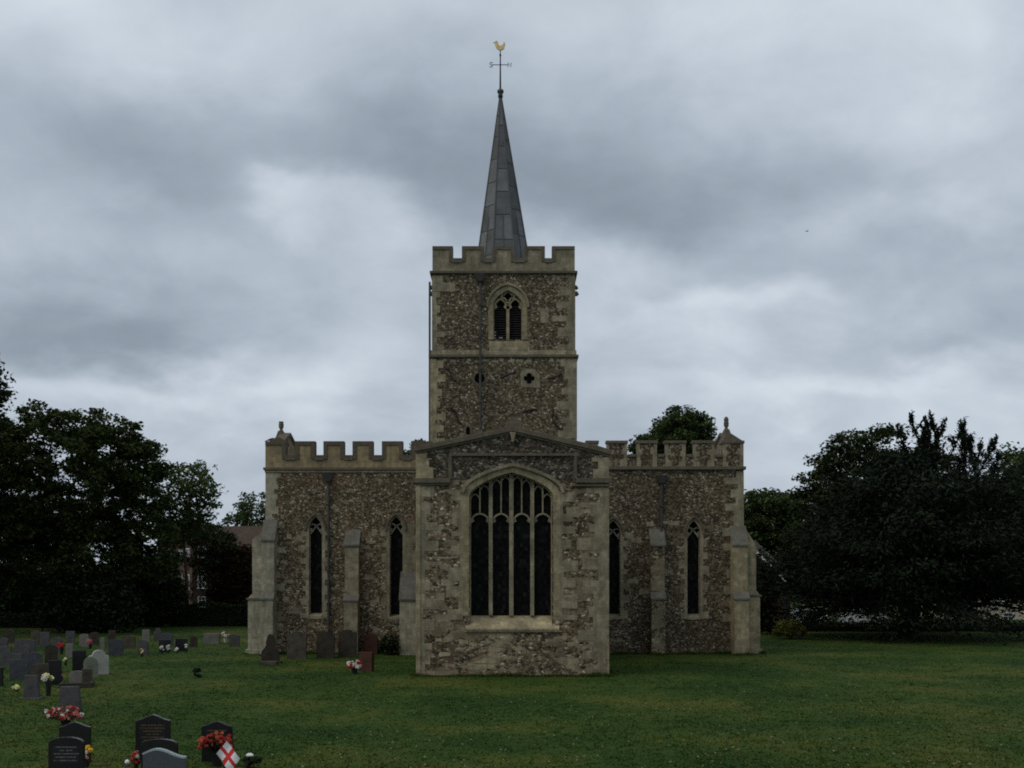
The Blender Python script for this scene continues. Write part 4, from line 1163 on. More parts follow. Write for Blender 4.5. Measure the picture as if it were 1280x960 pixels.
# shrubs and hedges
def shrub(name, label, px, d, w_px, top_y, mat, seed, n=40, per=110, leaf=.2, cat='shrub', group='shrubs along the churchyard edge', clump=.5, depth=.7):
    s = d/F; h = Z(top_y, d)
    gy = HOR+EYE*F/d
    return tree(name, label, px, d=d, lobes_px=[(px, gy-(h*.5)/s, w_px/2, h*.5/s), (px-w_px*.18, gy-h*.35/s, w_px*.36, h*.38/s), (px+w_px*.2, gy-h*.32/s, w_px*.34, h*.36/s)], n=n, clump=clump, per=per, leaf=leaf, mat=mat, tr=.1, trunk_top=.5, seed=seed, shell=.35, group=group, depth=depth, cat=cat, bark='bark_dark', clump_flat=.8)
shrub('golden_shrub', 'rounded yellow-green shrub beside the church north corner', 988, 73, 36, 774, 'leaf_yellow', 31, n=60, per=100, leaf=.14, clump=.3)
SG = 'dark shrubs under the left trees'
for i, (px, d, w, top, lab, mt) in enumerate([
    (20, 96, 130, 690, 'dark shrub under the tall tree at the left edge', 'leaf_hedge'), (112, 82, 110, 715, 'dark shrub at the foot of the broad dark tree', 'leaf_hedge'),
    (186, 93, 78, 690, 'dark shrub left of the brick house windows', 'leaf_hedge'), (-60, 95, 110, 680, 'dark shrub beyond the left edge stones', 'leaf_hedge')]):
    shrub('dark_shrub', lab, px, d, w, top, mt, 40+i, n=150, per=110, leaf=.3, group=SG, clump=.95)
tree('broadleaf_tree', 'slight dark tree hanging in front of the brick house', 268, d=99, lobes_px=[(226, 682, 24, 34), (272, 700, 30, 44), (252, 668, 34, 14), (222, 742, 20, 22)], n=125, clump=.85, per=62, leaf=.28, mat='leaf_dark', seed=71, tr=.12, shell=.2, bark='bark_dark')
shrub('copper_shrub', 'dark coppery tree-like bush between brick house and church', 293, 99, 62, 672, 'leaf_copper', 47, n=120, per=110, leaf=.28, group=SG, clump=.85)
shrub('dark_shrub', 'dark bush tight against the north side of the church', 948, 80, 40, 692, 'leaf_hedge', 48, n=130, per=110, leaf=.28, clump=.85)
def hedge(label, x0p, x1p, d, top_y, seed, mat='leaf_hedge', depth=1.2):
    rs = np.random.RandomState(seed); x0, x1 = X(x0p, d), X(x1p, d); h = Z(top_y, d); cx = (x0+x1)/2
    root = empty('hedge', (cx, d, 0), 0, label, 'hedge', 'clipped hedges')
    n = int((x1-x0)*h*420); 
    P = np.stack([rs.uniform(x0-cx, x1-cx, n), rs.uniform(-depth/2, depth/2, n), rs.rand(n)*h], 1)
    # keep to the skin: front, back, top
    k = rs.randint(0, 3, n); P[k == 0, 1] = -depth/2+rs.normal(size=(k == 0).sum())*.09; P[k == 1, 2] = h+rs.normal(size=(k == 1).sum())*.09+.12*np.sin(P[k == 1, 0]*1.3)
    V, Fa = leaf_cards(P, None, .16, .65, rs, .2)
    np_mesh('foliage', V, Fa, [M[mat]], None, root)
    mb = MB(); mb.box(x0-cx+.1, x1-cx-.1, -depth/2+.2, depth/2-.2, 0, h-.25); mb.build('branch_core', M['bark_dark'], root)
hedge('long low clipped hedge behind the cedar trunk', 985, 1330, 84, 779, 51)
hedge('tall dark hedge in front of the brick house', 170, 322, 93, 756, 52)
hedge('dark hedge behind the far gravestones', -80, 168, 90, 768, 53)
# far wood
rs = np.random.RandomState(77)
cent = np.stack([rs.uniform(-190, 190, 1500), rs.uniform(205, 235, 1500), np.zeros(1500)], 1); hh = 7+4*np.sin(cent[:, 0]*.11)+2*np.sin(cent[:, 0]*.37)
cent[:, 2] = rs.rand(1500)*hh
P = np.repeat(cent, 40, axis=0)+rs.normal(size=(60000, 3))*1.2; P = P[P[:, 2] > 0]
V, Fa = leaf_cards(P, None, .95, .7, rs, .3)
tag(np_mesh('woodland', V, Fa, [M['leaf_dark']]), 'far dark line of woodland on the horizon', None, None, 'stuff')

# ================================================================== HOUSES AND CARS
def house(name, label, loc, rotz, w, dep, h, rh, wall, roof, windows=(), side_windows=(), chim=None, barge=False, hip=False, cat='house'):
    """front faces local -y; windows: (x, z, w, h)"""
    root = empty(name, loc, rotz, label, cat, 'houses beyond the churchyard')
    mb = MB(); mb.prism([(0, 0), (dep, 0), (dep, h), (dep/2, h+rh) if not hip else (dep/2, h), (0, h)], -w/2, w/2, axis='x'); wl = mb.build('wall', M[wall], root)
    mb = MB(); e = .35; sl = rh/(dep/2)
    if hip:
        i = 0; mb.v = [(-w/2-e, -e, h), (w/2+e, -e, h), (w/2+e, dep+e, h), (-w/2-e, dep+e, h), (-w/2+dep*.4, dep/2, h+rh), (w/2-dep*.4, dep/2, h+rh)]
        for q in ((0, 1, 5, 4), (1, 2, 5), (2, 3, 4, 5), (3, 0, 4), (3, 2, 1, 0)): mb.face(q)
    else:
        mb.prism([(-e, h-e*sl+.02), (dep/2, h+rh+.02), (dep+e, h-e*sl+.02), (dep+e, h-e*sl+.2), (dep/2, h+rh+.2), (-e, h-e*sl+.2)], -w/2-.25, w/2+.25, axis='x')
    rf = mb.build('roof', M[roof], root)
    if chim:
        for cx in chim:
            mb = MB(); mb.box(cx-.45, cx+.45, dep/2-.4, dep/2+.4, h+rh-.6, h+rh+1.1); mb.box(cx-.52, cx+.52, dep/2-.47, dep/2+.47, h+rh+1.1, h+rh+1.25)
            mb.lathe([(.14, 0), (.12, .5)], cx-.2, dep/2, 8, h+rh+1.25); mb.lathe([(.14, 0), (.12, .5)], cx+.2, dep/2, 8, h+rh+1.25); mb.build('chimney', M[wall], rf)
    def win(x, z, ww, wh, face):
        def tr_(p):   # local window frame -> house local
            return p
        mb = MB(); f = .07
        if face == 'front':
            mb.box(x-ww/2, x+ww/2, -.05, .02, z, z+f); mb.box(x-ww/2, x+ww/2, -.05, .02, z+wh-f, z+wh); mb.box(x-ww/2, x-ww/2+f, -.05, .02, z+f, z+wh-f); mb.box(x+ww/2-f, x+ww/2, -.05, .02, z+f, z+wh-f)
            for k in range(1, 3): mb.box(x-ww/2+f, x+ww/2-f, -.04, .01, z+wh*k/3-.02, z+wh*k/3+.02)
            mb.box(x-.02, x+.02, -.041, .011, z+f, z+wh-f); mb.box(x-ww/2-.08, x+ww/2+.08, -.1, .02, z-.09, z-.003)
            wn = mb.build('window', M['white'], root)
            mb = MB(); mb.box(x-ww/2+.02, x+ww/2-.02, -.02, .03, z+.02, z+wh-.02); mb.build('pane', M['pane'], wn)
        else:
            xs = -w/2
            mb.box(xs-.05, xs+.02, x-ww/2, x+ww/2, z, z+f); mb.box(xs-.05, xs+.02, x-ww/2, x+ww/2, z+wh-f, z+wh); mb.box(xs-.05, xs+.02, x-ww/2, x-ww/2+f, z+f, z+wh-f); mb.box(xs-.05, xs+.02, x+ww/2-f, x+ww/2, z+f, z+wh-f)
            mb.box(xs-.04, xs+.01, x-ww/2+f, x+ww/2-f, z+wh/2-.02, z+wh/2+.02); mb.box(xs-.041, xs+.011, x-.02, x+.02, z+f, z+wh-f); mb.box(xs-.1, xs+.02, x-ww/2-.08, x+ww/2+.08, z-.09, z-.003)
            wn = mb.build('window', M['white'], root)
            mb = MB(); mb.box(xs-.02, xs+.03, x-ww/2+.02, x+ww/2-.02, z+.02, z+wh-.02); mb.build('pane', M['pane'], wn)
    for q in windows: win(*q, 'front')
    for q in side_windows: win(*q, 'side')
    if barge:
        mb = MB()
        for sx in (-w/2-.27, w/2+.25):
            mb.prism([(-e, h-e*sl-.12), (dep/2, h+rh-.12), (dep+e, h-e*sl-.12), (dep+e, h-e*sl+.22), (dep/2, h+rh+.22), (-e, h-e*sl+.22)], sx, sx+.03, axis='x')
        mb.build('bargeboard', M['white'], rf)
    return root
d = 104.0; s = d/F
zz = lambda y: Z(y, d)
# red brick house: the corner at px 241 turned towards us
house('brick_house', 'red brick house with white sash windows, between the dark trees and the church', (X(240, d)+1.9*math.cos(R(40)), d+1.9*math.sin(R(40)), 0), R(40), 3.8, 9, zz(668), 1.5, 'brick', 'tile',
      windows=[(-.9, zz(760), .8, 1.15), (-.9, zz(735), .85, 1.75), (-.9, zz(697), .85, 1.1), (.95, zz(735), .8, 1.6)],
      side_windows=[(1.0, zz(738), .9, 1.6), (2.7, zz(738), .9, 1.6), (4.4, zz(738), .9, 1.6), (1.0, zz(762), .9, .9), (6.1, zz(738), .9, 1.6), (1.0, zz(699), .85, 1.1), (2.7, zz(699), .85, 1.1)], chim=[-.4], hip=True)
d = 112.0
house('brown_roofed_house', 'low house with brown tiled roof half hidden by the south transept', (X(306, d), d, 0), R(-6), 7.5, 8, Z(690, d), 2.8, 'brick', 'tile', windows=[(1.6, Z(700, d), .6, 1.0)], chim=[1.5])
d = 110.0
d = 90.0
house('gabled_house', 'dark brick house with white bargeboard behind the north transept', (X(983, d-3.9)+1.04, d, 0), R(70), 8, 6.4, Z(722, d), 3.2, 'brick', 'tile', barge=True)
d = 108.0
house('cream_cottage', 'cream rendered cottage seen under the cedar boughs', (X(1228, d), d, 0), R(-3), 8.6, 7, Z(735, d), 3.0, 'cream', 'slate',
      windows=[(-1.1, Z(780, d), 1.5, 1.35), (2.6, Z(780, d), 1.0, 1.2), (-1.5, Z(752, d), .9, 1.0), (2.0, Z(752, d), .9, 1.0)], chim=[-3])

def car(label, loc, rotz, mat, Lc=4.1, van=False):
    root = empty('parked_car', loc, rotz, label, 'car', 'white cars parked beyond the hedge')
    hw = .84
    prof = [(-.5, .22), (-.5, .5), (-.49, .78), (-.44, .86), (-.33, .93), (-.2, 1.36), (-.12, 1.45), (.2, 1.45), (.32, 1.38), (.44, 1.0), (.49, .9), (.5, .55), (.49, .22)]
    mb = MB(); n = len(prof); secs = [(-hw, .93), (-hw*.97, 1), (hw*.97, 1), (hw, .93)]
    pts = [(a*Lc, z) for a, z in prof]
    for y_, k in secs:
        for a, z in pts:
            tuck = (1-.16*max(0, (z-.85)/.6)); mb.v.append((a*(k if abs(k) < 1 else 1), y_*tuck, .22+(z-.22)*(k*.99 if k < 1 else 1)))
    for q in range(3):
        for k in range(n): mb.face((q*n+k, q*n+(k+1) % n, (q+1)*n+(k+1) % n, (q+1)*n+k))
    mb.face([k for k in range(n)]); mb.face([3*n+k for k in reversed(range(n))])
    body = mb.build('body', M[mat], root, bevel=.05)
    for sg in (-1, 1):
        mb = MB()
        for poly in ([(-.29, .95), (-.19, 1.31), (-.02, 1.36), (-.02, .95)], [(0, .95), (0, 1.36), (.18, 1.36), (.29, 1.28), (.37, 1.0)]):
            yb = sg*(hw*.985); yt = sg*(hw*.985-.115)
            i = len(mb.v); pp = [(a*Lc*.97, yb+(yt-yb)*(z-.95)/.41+sg*.02, z) for a, z in poly]; pq = [(p[0], p[1]-sg*.05, p[2]) for p in pp]
            mb.v += pp+pq; m_ = len(pp); mb.face([i+k for k in range(m_)]); mb.face([i+m_+k for k in reversed(range(m_))])
            for k in range(m_): mb.face((i+k, i+(k+1) % m_, i+m_+(k+1) % m_, i+m_+k))
        mb.build('side_window', M['pane'], root)
    for sx, nm, mm in ((-.475, 'headlight', 'lamp_clear'), (.475, 'tail_light', 'lamp_red')):
        for sg in (-1, 1):
            mb = MB(); mb.box(sx*Lc-.1, sx*Lc+.1, sg*.62-.14, sg*.62+.14, .68, .84); mb.build(nm, M[mm], root, bevel=.02)
    for sx in (-.31, .31):
        for sg in (-1, 1):
            mb = MB(); mb.tube([(sx*Lc, sg*(hw-.16), .3), (sx*Lc, sg*(hw+.03), .3)], .3, 18); w_ = mb.build('wheel', M['tyre'], root, bevel=.03)
            mb = MB(); mb.tube([(sx*Lc, sg*(hw+.0), .3), (sx*Lc, sg*(hw+.045), .3)], [.2, .18], 12); mb.build('rim', M['rim'], w_)
    return root
car('white hatchback beyond the hedge, next to the golden shrub', (X(1004, 96), 96, 0), R(4), 'car_white')
car('white hatchback half screened by drooping cedar boughs', (X(1078, 97), 97, 0), R(-3), 'car_white')

# ================================================================== GRAVESTONES
GG = 'gravestones in the churchyard'
def stone_outline(w, h, shape, n=10):
    a = w/2
    if shape == 'flat': return [(-a, 0), (a, 0), (a, h), (-a, h)]
    if shape == 'round': return [(-a, 0), (a, 0)] + [(a*math.cos(PI*k/n), h-a*.55+a*.55*math.sin(PI*k/n)) for k in range(n+1)]
    if shape == 'half': return [(-a, 0), (a, 0)] + [(a*math.cos(PI*k/n), h-a+a*math.sin(PI*k/n)) for k in range(n+1)]
    if shape == 'low_arch': return [(-a, 0), (a, 0)] + [(a*math.cos(PI*k/n), h-h*.13+h*.13*math.sin(PI*k/n)) for k in range(n+1)]
    if shape == 'ogee': return [(-a, 0), (a, 0), (a, h*.88), (a*.96, h*.885), (a*.6, h*.92), (a*.3, h*.97), (0, h), (-a*.3, h*.97), (-a*.6, h*.92), (-a*.96, h*.885), (-a, h*.88)]
    if shape == 'shoulder': return [(-a, 0), (a, 0), (a, h*.78), (a*.72, h*.80)] + [(a*.66*math.cos(PI*k/n), h*.82+h*.18*math.sin(PI*k/n)) for k in range(n+1)] + [(-a*.72, h*.80), (-a, h*.78)]
    if shape == 'serp': return [(-a, 0), (a, 0), (a, h*.82)] + [(a-2*a*t, h*.82+h*.18*(.5-.5*math.cos(min(1, t*1.45)*PI))*(1-.55*max(0, (t-.69)/.31)**1.5)) for t in [k/14 for k in range(1, 15)]]
    if shape == 'taper': return [(-a, 0), (a, 0), (a*.72, h), (-a*.72, h)]
    if shape == 'finial': return [(-a, 0), (a, 0), (a, h*.42), (a*.8, h*.5), (a*.55, h*.58), (a*.45, h*.66), (a*.52, h*.7)] + [(a*.42*math.cos(PI*k/8), h*.8+h*.2*math.sin(PI*k/8)) for k in range(9)] + [(-a*.52, h*.7), (-a*.45, h*.66), (-a*.55, h*.58), (-a*.8, h*.5), (-a, h*.42)]
    if shape == 'scallop': return [(-a, 0), (a, 0), (a, h*.9), (a*.8, h*.93), (a*.7, h*.9)] + [(a*.6*math.cos(PI*k/n), h*.9+h*.1*math.sin(PI*k/n)) for k in range(n+1)] + [(-a*.7, h*.9), (-a*.8, h*.93), (-a, h*.9)]
def gravestone(cx, top, base, wpx, shape, mat, label, thick=.12, rot=0.0, lean=0.0, text=None, plinth=None, edge=None, side=0.0):
    d = D(base); w = wpx*d/F; h = Z(top, d)
    root = empty('gravestone', (X(cx, d), d, 0), rot, label, 'gravestone', GG)
    root.rotation_euler = (R(lean), R(side), rot)
    mb = MB(); ol = stone_outline(w, h+.06, shape); ol = [(p[0], p[1]-.06) for p in ol]
    mb.prism(ol, -thick/2, thick/2)
    mb.build('headstone', M[mat], root, bevel=.012)
    if edge:
        top_pts = [p for p in ol if p[1] > h*.7]
        mb = MB(); mb.strip(top_pts, .008, .028, -thick/2-.004, thick/2+.004); mb.build('sawn_edge', M[edge], root)
    if plinth:
        mb = MB(); mb.box(-w*.62, w*.62, -thick*1.5, thick*1.5, -.03, plinth); mb.build('plinth', M[mat if plinth < .2 else 'gs_pale'], root, bevel=.01)
    if text:
        mb = MB().box(-w*.38, w*.38, -thick/2-.004, -thick/2+.002, h*.42, h*.80)
        mb.build('inscription', M[text], root)
    return root
gravestone(94, 902, 953, 39, 'ogee', 'granite', 'black granite gravestone directly behind the leftmost lettered black one', .1)
gravestone(83.5, 921, 977, 44, 'low_arch', 'granite', 'black granite gravestone with silver lettering, nearest at the lower left', .1, text='letter_silver')
gravestone(191.5, 893, 953, 43, 'ogee', 'granite', 'tall black granite gravestone with faint gilt lettering and peaked top', .1, text='letter_gold')
gravestone(199.5, 923.5, 970, 45, 'low_arch', 'granite', 'low black gravestone between the peaked gilt one and the pale-edged one', .1)
gravestone(206, 937, 990, 53, 'serp', 'granite_grey', 'blue-grey gravestone with pale wavy top edge at the bottom of the photo', .1, edge='granite_edge')
gravestone(271.5, 901, 952, 38, 'ogee', 'granite', 'black granite gravestone behind the red flowers and the flag', .1, text='letter_gold')
gravestone(0, 834, 858, 7, 'flat', 'granite', 'narrow black gravestone at the very left edge', .12)
gravestone(22, 824, 850, 18, 'low_arch', 'gs_blue', 'squat blue-grey gravestone near the left edge, left of the tall rounded one', .12, rot=.3)
gravestone(21, 817, 840, 14, 'flat', 'gs_grey', 'pale grey flat gravestone behind the squat blue-grey one', .12)
gravestone(7, 808, 832, 14, 'flat', 'gs_grey', 'grey flat gravestone far left, behind the narrow black one', .12)
gravestone(43, 815, 848, 18, 'round', 'gs_blue', 'tall rounded blue-grey gravestone in the left group', .12, rot=.2)
gravestone(53, 829.5, 853, 26, 'low_arch', 'gs_lichen', 'wide brown gravestone behind the black flower vase', .12, rot=.3)
gravestone(39.5, 844, 874, 21, 'taper', 'gs_grey', 'tapering grey gravestone with a white base in the left group', .14, plinth=.06)
gravestone(69, 825, 856, 15, 'flat', 'granite', 'black upright gravestone behind the white flowers of the left group', .12, rot=.5)
gravestone(87, 804.5, 822, 9, 'flat', 'gs_pale', 'small pale gravestone beside the tiny red flowers', .12)
gravestone(99, 813, 838, 16, 'flat', 'granite', 'black gravestone left of the tall white one', .14, rot=.5)
gravestone(123.5, 812.5, 843, 23, 'shoulder', 'gs_white', 'tall thick white gravestone with rounded shoulders', .3, rot=.5)
gravestone(113.5, 821, 847, 17, 'half', 'gs_green', 'pale greenish rounded gravestone in front of the tall white one', .16, rot=.4)
gravestone(97, 838.5, 856, 19, 'low_arch', 'gs_pale', 'low pale gravestone above the dark kerb', .14)
gravestone(109, 836, 857, 12, 'flat', 'gs_lichen', 'small brownish square gravestone right of the low pale one', .14, rot=.3)
gravestone(87.5, 858, 899, 31, 'taper', 'gs_grey', 'broad grey gravestone behind the pink flowers', .16)
gravestone(145, 799, 819, 18, 'low_arch', 'gs_blue', 'blue-grey broad gravestone right of the tall white one', .14, rot=.3)
gravestone(128.5, 797, 813, 5, 'flat', 'gs_pale', 'slim pale post-like gravestone behind the tall white one', .12)
gravestone(105, 792.5, 808, 11, 'low_arch', 'gs_pale', 'pinkish pale gravestone in the far left row', .12)
gravestone(31, 799, 819, 26, 'low_arch', 'gs_blue', 'wide dim blue-grey gravestone in the far row at left', .12)
gravestone(56, 790, 810, 12, 'flat', 'gs_grey', 'dim grey gravestone in the farthest row at left', .12)
gravestone(72, 796, 814, 12, 'round', 'gs_grey', 'dim rounded gravestone left of the tiny red flowers', .12)
gravestone(161, 794, 811, 16, 'low_arch', 'gs_lichen', 'dim reddish-brown gravestone in the far row', .12)
gravestone(182.5, 787, 803, 9, 'flat', 'gs_pale', 'pale narrow gravestone in the far row under the dark trees', .12)
gravestone(178.5, 800, 819, 13, 'low_arch', 'gs_grey', 'grey gravestone with small flowers at its foot', .14)
gravestone(209, 791, 808, 15, 'low_arch', 'gs_blue', 'grey gravestone behind the black one with white flowers', .14)
gravestone(206, 799.5, 815, 14, 'flat', 'granite', 'black low gravestone with two white flower dots', .14)
gravestone(227, 798, 814, 15, 'flat', 'granite', 'dark low gravestone right of the black flowered one', .14)
gravestone(242, 795, 809, 9, 'round', 'gs_brown', 'small brown rounded gravestone right of the dark low pair', .14)
gravestone(265, 792, 805, 19, 'flat', 'gs_pale', 'low pale oblong gravestone in front of the tall hedge', .35)
gravestone(293, 793, 808, 13, 'low_arch', 'gs_grey', 'dim grey gravestone just left of the church corner', .12)
gravestone(338, 792.5, 829, 22, 'finial', 'gs_brown', 'old brown gravestone with a cross-like finial by the corner buttress', .16, rot=.1, plinth=.1)
gravestone(371, 789, 824, 24, 'scallop', 'gs_lichen', 'tall old brown gravestone with scalloped top under the first church window', .16, lean=-4)
gravestone(407, 790, 823, 22, 'scallop', 'gs_brown', 'old brown gravestone left of the middle buttress', .16, lean=-3)
gravestone(434, 787, 822, 23, 'scallop', 'gs_brown', 'old dark gravestone leaning in front of the middle buttress', .16, lean=-6)
gravestone(463, 792, 818, 18, 'round', 'gs_red', 'reddish sandstone gravestone right of the middle buttress', .16)
gravestone(458, 815, 839, 19, 'flat', 'gs_red', 'dark red flat gravestone nearest the chancel', .2, rot=-.4)
gravestone(3, 797, 815, 14, 'low_arch', 'gs_grey', 'dim grey gravestone in the far row cut by the left edge', .12)
gravestone(44, 788, 806, 10, 'flat', 'gs_lichen', 'dim brownish gravestone behind the wide dim blue-grey one', .12)
gravestone(12, 787, 804, 12, 'round', 'gs_brown', 'dim dark rounded gravestone under the trees at far left', .12)
gravestone(88, 789, 805, 11, 'flat', 'gs_grey', 'dim grey flat gravestone left of the pinkish pale one', .12)
gravestone(118, 790, 806, 10, 'round', 'gs_brown', 'dim brown gravestone between the pinkish pale one and the slim post-like one', .12)
gravestone(64, 806, 829, 15, 'low_arch', 'gs_brown', 'dark mossy gravestone right of the tall rounded blue-grey one', .12, rot=.2)
gravestone(31, 806, 829, 13, 'round', 'gs_grey', 'grey rounded gravestone above the pale flat one in the left group', .12)
gravestone(197, 785, 801, 9, 'shoulder', 'gs_grey', 'dim shouldered gravestone in the far row right of the pale narrow one', .12)
gravestone(140, 788, 804, 9, 'flat', 'gs_brown', 'dim dark gravestone behind the broad blue-grey one', .12)
# kerbed grave
d = D(860); root = empty('grave_kerb', (X(95, d), d, 0), .3, 'dark stone kerb round a plot in front of the low pale gravestone', 'grave kerb')
mb = MB(); mb.box(-.6, .6, -.12, .0, -.02, .2); mb.box(-.6, -.5, .002, 1.0, -.02, .19); mb.box(.5, .6, .002, 1.0, -.02, .19); mb.build('kerb', M['gs_brown'], root, bevel=.02)
mb = MB(); mb.box(-.498, .498, .01, .98, -.02, .08); mb.build('gravel_bed', M['gs_brown'], root)
d = D(831); root = empty('cross_base', (X(336, d), d, 0), 0, 'low flat stone slab in front of the finial-topped brown gravestone', 'stone slab')
mb = MB(); mb.box(-.42, .42, -.2, .2, -.02, .18); mb.build('slab', M['gs_lichen'], root, bevel=.03)
d = D(793+11); root = empty('memorial_vase', (X(267, d-.6), d-.6, 0), 0, 'small blue-grey block vase before the low pale oblong gravestone', 'vase')
mb = MB(); mb.box(-.22, .22, -.12, .12, 0, .2); mb.lathe([(.05, .2), (.07, .26)], 0, 0, 10, 0); mb.build('vase_block', M['gs_blue'], root, bevel=.02)

# flowers
def flowers(label, cx, top, base, wpx, cols, seed, pot='pot_dark', n=26, bs=.045, green='leaf_mid', cat='flowers', pot_h=.35, group='flowers laid on the graves', flat=1.0, wreath=False):
    rg = random.Random(seed); d = D(base); w = wpx*d/F; h = Z(top, d)
    root = empty('flower_bunch', (X(cx, d), d, 0), 0, label, cat, group)
    ph = h*pot_h; pr = min(w*.35, .14)
    mb = MB(); mb.lathe([(pr*.7, -.01), (pr*.95, ph*.8), (pr, ph)], 0, 0, 12); mb.build('pot', M[pot], root)
    P = []; 
    def pos():
        a = rg.random()*2*PI; r = math.sqrt(rg.random()); zt = rg.random()
        return (w/2*r*math.cos(a), w/2*r*math.sin(a)*.7, ph+(h-ph)*(.15+.85*zt*(1-.5*r*r)))
    pts = [pos() for _ in range(n*5)]
    rs_ = np.random.RandomState(seed); V, Fa = leaf_cards(np.array(pts), None, .09, .4, rs_, .1); np_mesh('foliage', V, Fa, [M[green]], None, root)
    mb = MB()
    for p in pts[:n*3:3]: mb.tube([(0, 0, ph*.8), (p[0], p[1], p[2])], .006, 4)
    mb.build('stem', M[green], root)
    for ci, c_ in enumerate(cols):
        mb = MB()
        for k in range(max(2, n//len(cols))):
            p = pos(); p = (p[0], p[1]-w*.12, min(h, p[2]+.03)); r = bs*rg.uniform(.7, 1.3)
            for q in range(6):      # petals round a centre
                a = q*PI/3+rg.random(); mb.blob((p[0]+r*.7*math.cos(a), p[1]-rg.random()*r*.5, p[2]+r*.7*math.sin(a)), r*.55, r*.3, r*.55, 1)
            mb.blob((p[0], p[1]-r*.4, p[2]), r*.4)
        mb.build('blossom', M[c_], root)
    return root
flowers('spray of pink and red flowers before the broad grey gravestone', 82, 883, 908, 46, ['fl_pink', 'fl_red', 'fl_white', 'fl_pink', 'fl_orange'], 1, n=60, bs=.05, pot_h=.3)
flowers('mound of red flowers in front of the black gravestone by the flag', 271.5, 915, 958, 42, ['fl_red', 'fl_red', 'fl_orange'], 2, n=90, bs=.035, pot_h=.45, green='leaf_hedge')
flowers('yellow and white flowers beside the silver-lettered black gravestone', 109.5, 931, 958, 9, ['fl_yellow'], 3, n=8, bs=.04)
flowers('tall white flowers below the yellow bloom beside the silver-lettered stone', 108, 939, 960, 7, ['fl_white', 'fl_pink'], 4, n=12, bs=.03)
flowers('red and white flowers left of the wavy-topped gravestone', 170, 940, 966, 9, ['fl_red', 'fl_white', 'fl_red'], 5, n=24, bs=.035)
flowers('white flowers in a black vase in the left group', 60.5, 843.5, 870, 11, ['fl_white', 'fl_cream'], 6, n=18, bs=.07, pot_h=.7)
flowers('pale yellow flower posy on the grass at far left', 20.5, 857, 864, 8, ['fl_cream'], 7, n=14, bs=.05, pot_h=.3)
flowers('tiny red flowers in the far left row', 77, 802, 818, 7, ['fl_red'], 8, n=16, bs=.06, pot_h=.5)
flowers('small red blooms atop the far row near the pinkish gravestone', 113, 797, 811, 6, ['fl_pink'], 9, n=12, bs=.06)
flowers('left white posy at the black low gravestone', 202.5, 806.5, 817, 4, ['fl_white'], 10, n=8, bs=.06, pot_h=.3)
flowers('right white posy at the black low gravestone', 210, 806, 816, 4, ['fl_white'], 11, n=8, bs=.05, pot_h=.3)
flowers('white posy left of the dark low gravestone', 221, 810, 816.5, 4, ['fl_white'], 12, n=8, bs=.06, pot_h=.2)
flowers('white posy at the right end of the dark low gravestone', 233, 803, 815.5, 3, ['fl_white'], 13, n=7, bs=.05, pot_h=.4)
flowers('orange over white flowers left of the church corner', 282, 790, 803, 8, ['fl_orange', 'fl_white'], 14, n=18, bs=.07, pot='pot_stone', pot_h=.4)
flowers('small orange and cream flowers at the foot of a grey gravestone', 177.5, 811, 821, 5, ['fl_orange', 'fl_cream'], 15, n=12, bs=.05)
flowers('white and red flowers before the dark red flat gravestone', 443, 826.5, 842, 16, ['fl_white', 'fl_white', 'fl_white', 'fl_red'], 16, n=40, bs=.07, pot_h=.4)
flowers('tiny yellow-green flowers behind the black upright gravestone', 82, 822, 832, 5, ['fl_cream'], 17, n=6, bs=.04)
flowers('pink flowers beside the small brownish square gravestone', 76, 836, 851, 7, ['fl_pink'], 18, n=8, bs=.04)
# white memorial ball and solar light
d = D(958); root = empty('memorial_ball', (X(159, d), d, 0), 0, 'small white ball ornament left of the red and white flowers', 'ornament')
mb = MB(); mb.blob((0, 0, .1), .055, .055, .055, 2); mb.build('ball', M['flag_white'], root, smooth=True)
mb = MB(); mb.lathe([(.05, -.01), (.05, .03), (.02, .06)], 0, 0, 10); mb.build('foot', M['gs_grey'], root)
d = D(957); root = empty('grave_lantern', (X(312, d), d, 0), 0, 'small white-topped stake lantern right of the flag', 'lantern')
mb = MB(); mb.lathe([(.085, .215), (.09, .24), (.05, .275), (.01, .28)], 0, 0, 14); mb.build('cap', M['flag_white'], root)
mb = MB(); mb.lathe([(.05, .11), (.06, .213)], 0, 0, 12); mb.build('lens', M['lamp_clear'], root)
mb = MB(); mb.tube([(0, 0, -.05), (0, 0, .11)], .012, 6); mb.build('stake', M['pot_dark'], root)
shrub('dark_shrub', 'small dark bush behind the stake lantern at the bottom', 316, D(968), 34, 948, 'leaf_hedge', 61, n=26, per=60, leaf=.06, clump=.09, group='low plants on the graves')
shrub('grass_tuft', 'dark unmown tuft on the lawn left of the church', 247, D(847), 11, 835, 'leaf_hedge', 62, n=12, per=30, leaf=.12, clump=.13, cat='grass tuft', group='low plants on the graves')
shrub('dark_shrub', 'rough weeds at the foot of the wall beside the chancel corner', 487, 57.6, 22, 796, 'leaf_hedge', 63, n=24, per=60, leaf=.14, clump=.3, group='low plants on the graves')
# flag of St George
d = D(975)-.15
root = empty('small_flag', (X(287, d), d, 0), 0, 'small white flag with red cross stuck in the red flower grave', 'flag')
tl = Vector((X(283, d)-X(287, d), 0, Z(926.5, d))); e1 = Vector((.30, 0, -.38)).normalized(); e2 = Vector((-.82, 0, -.57)).normalized()
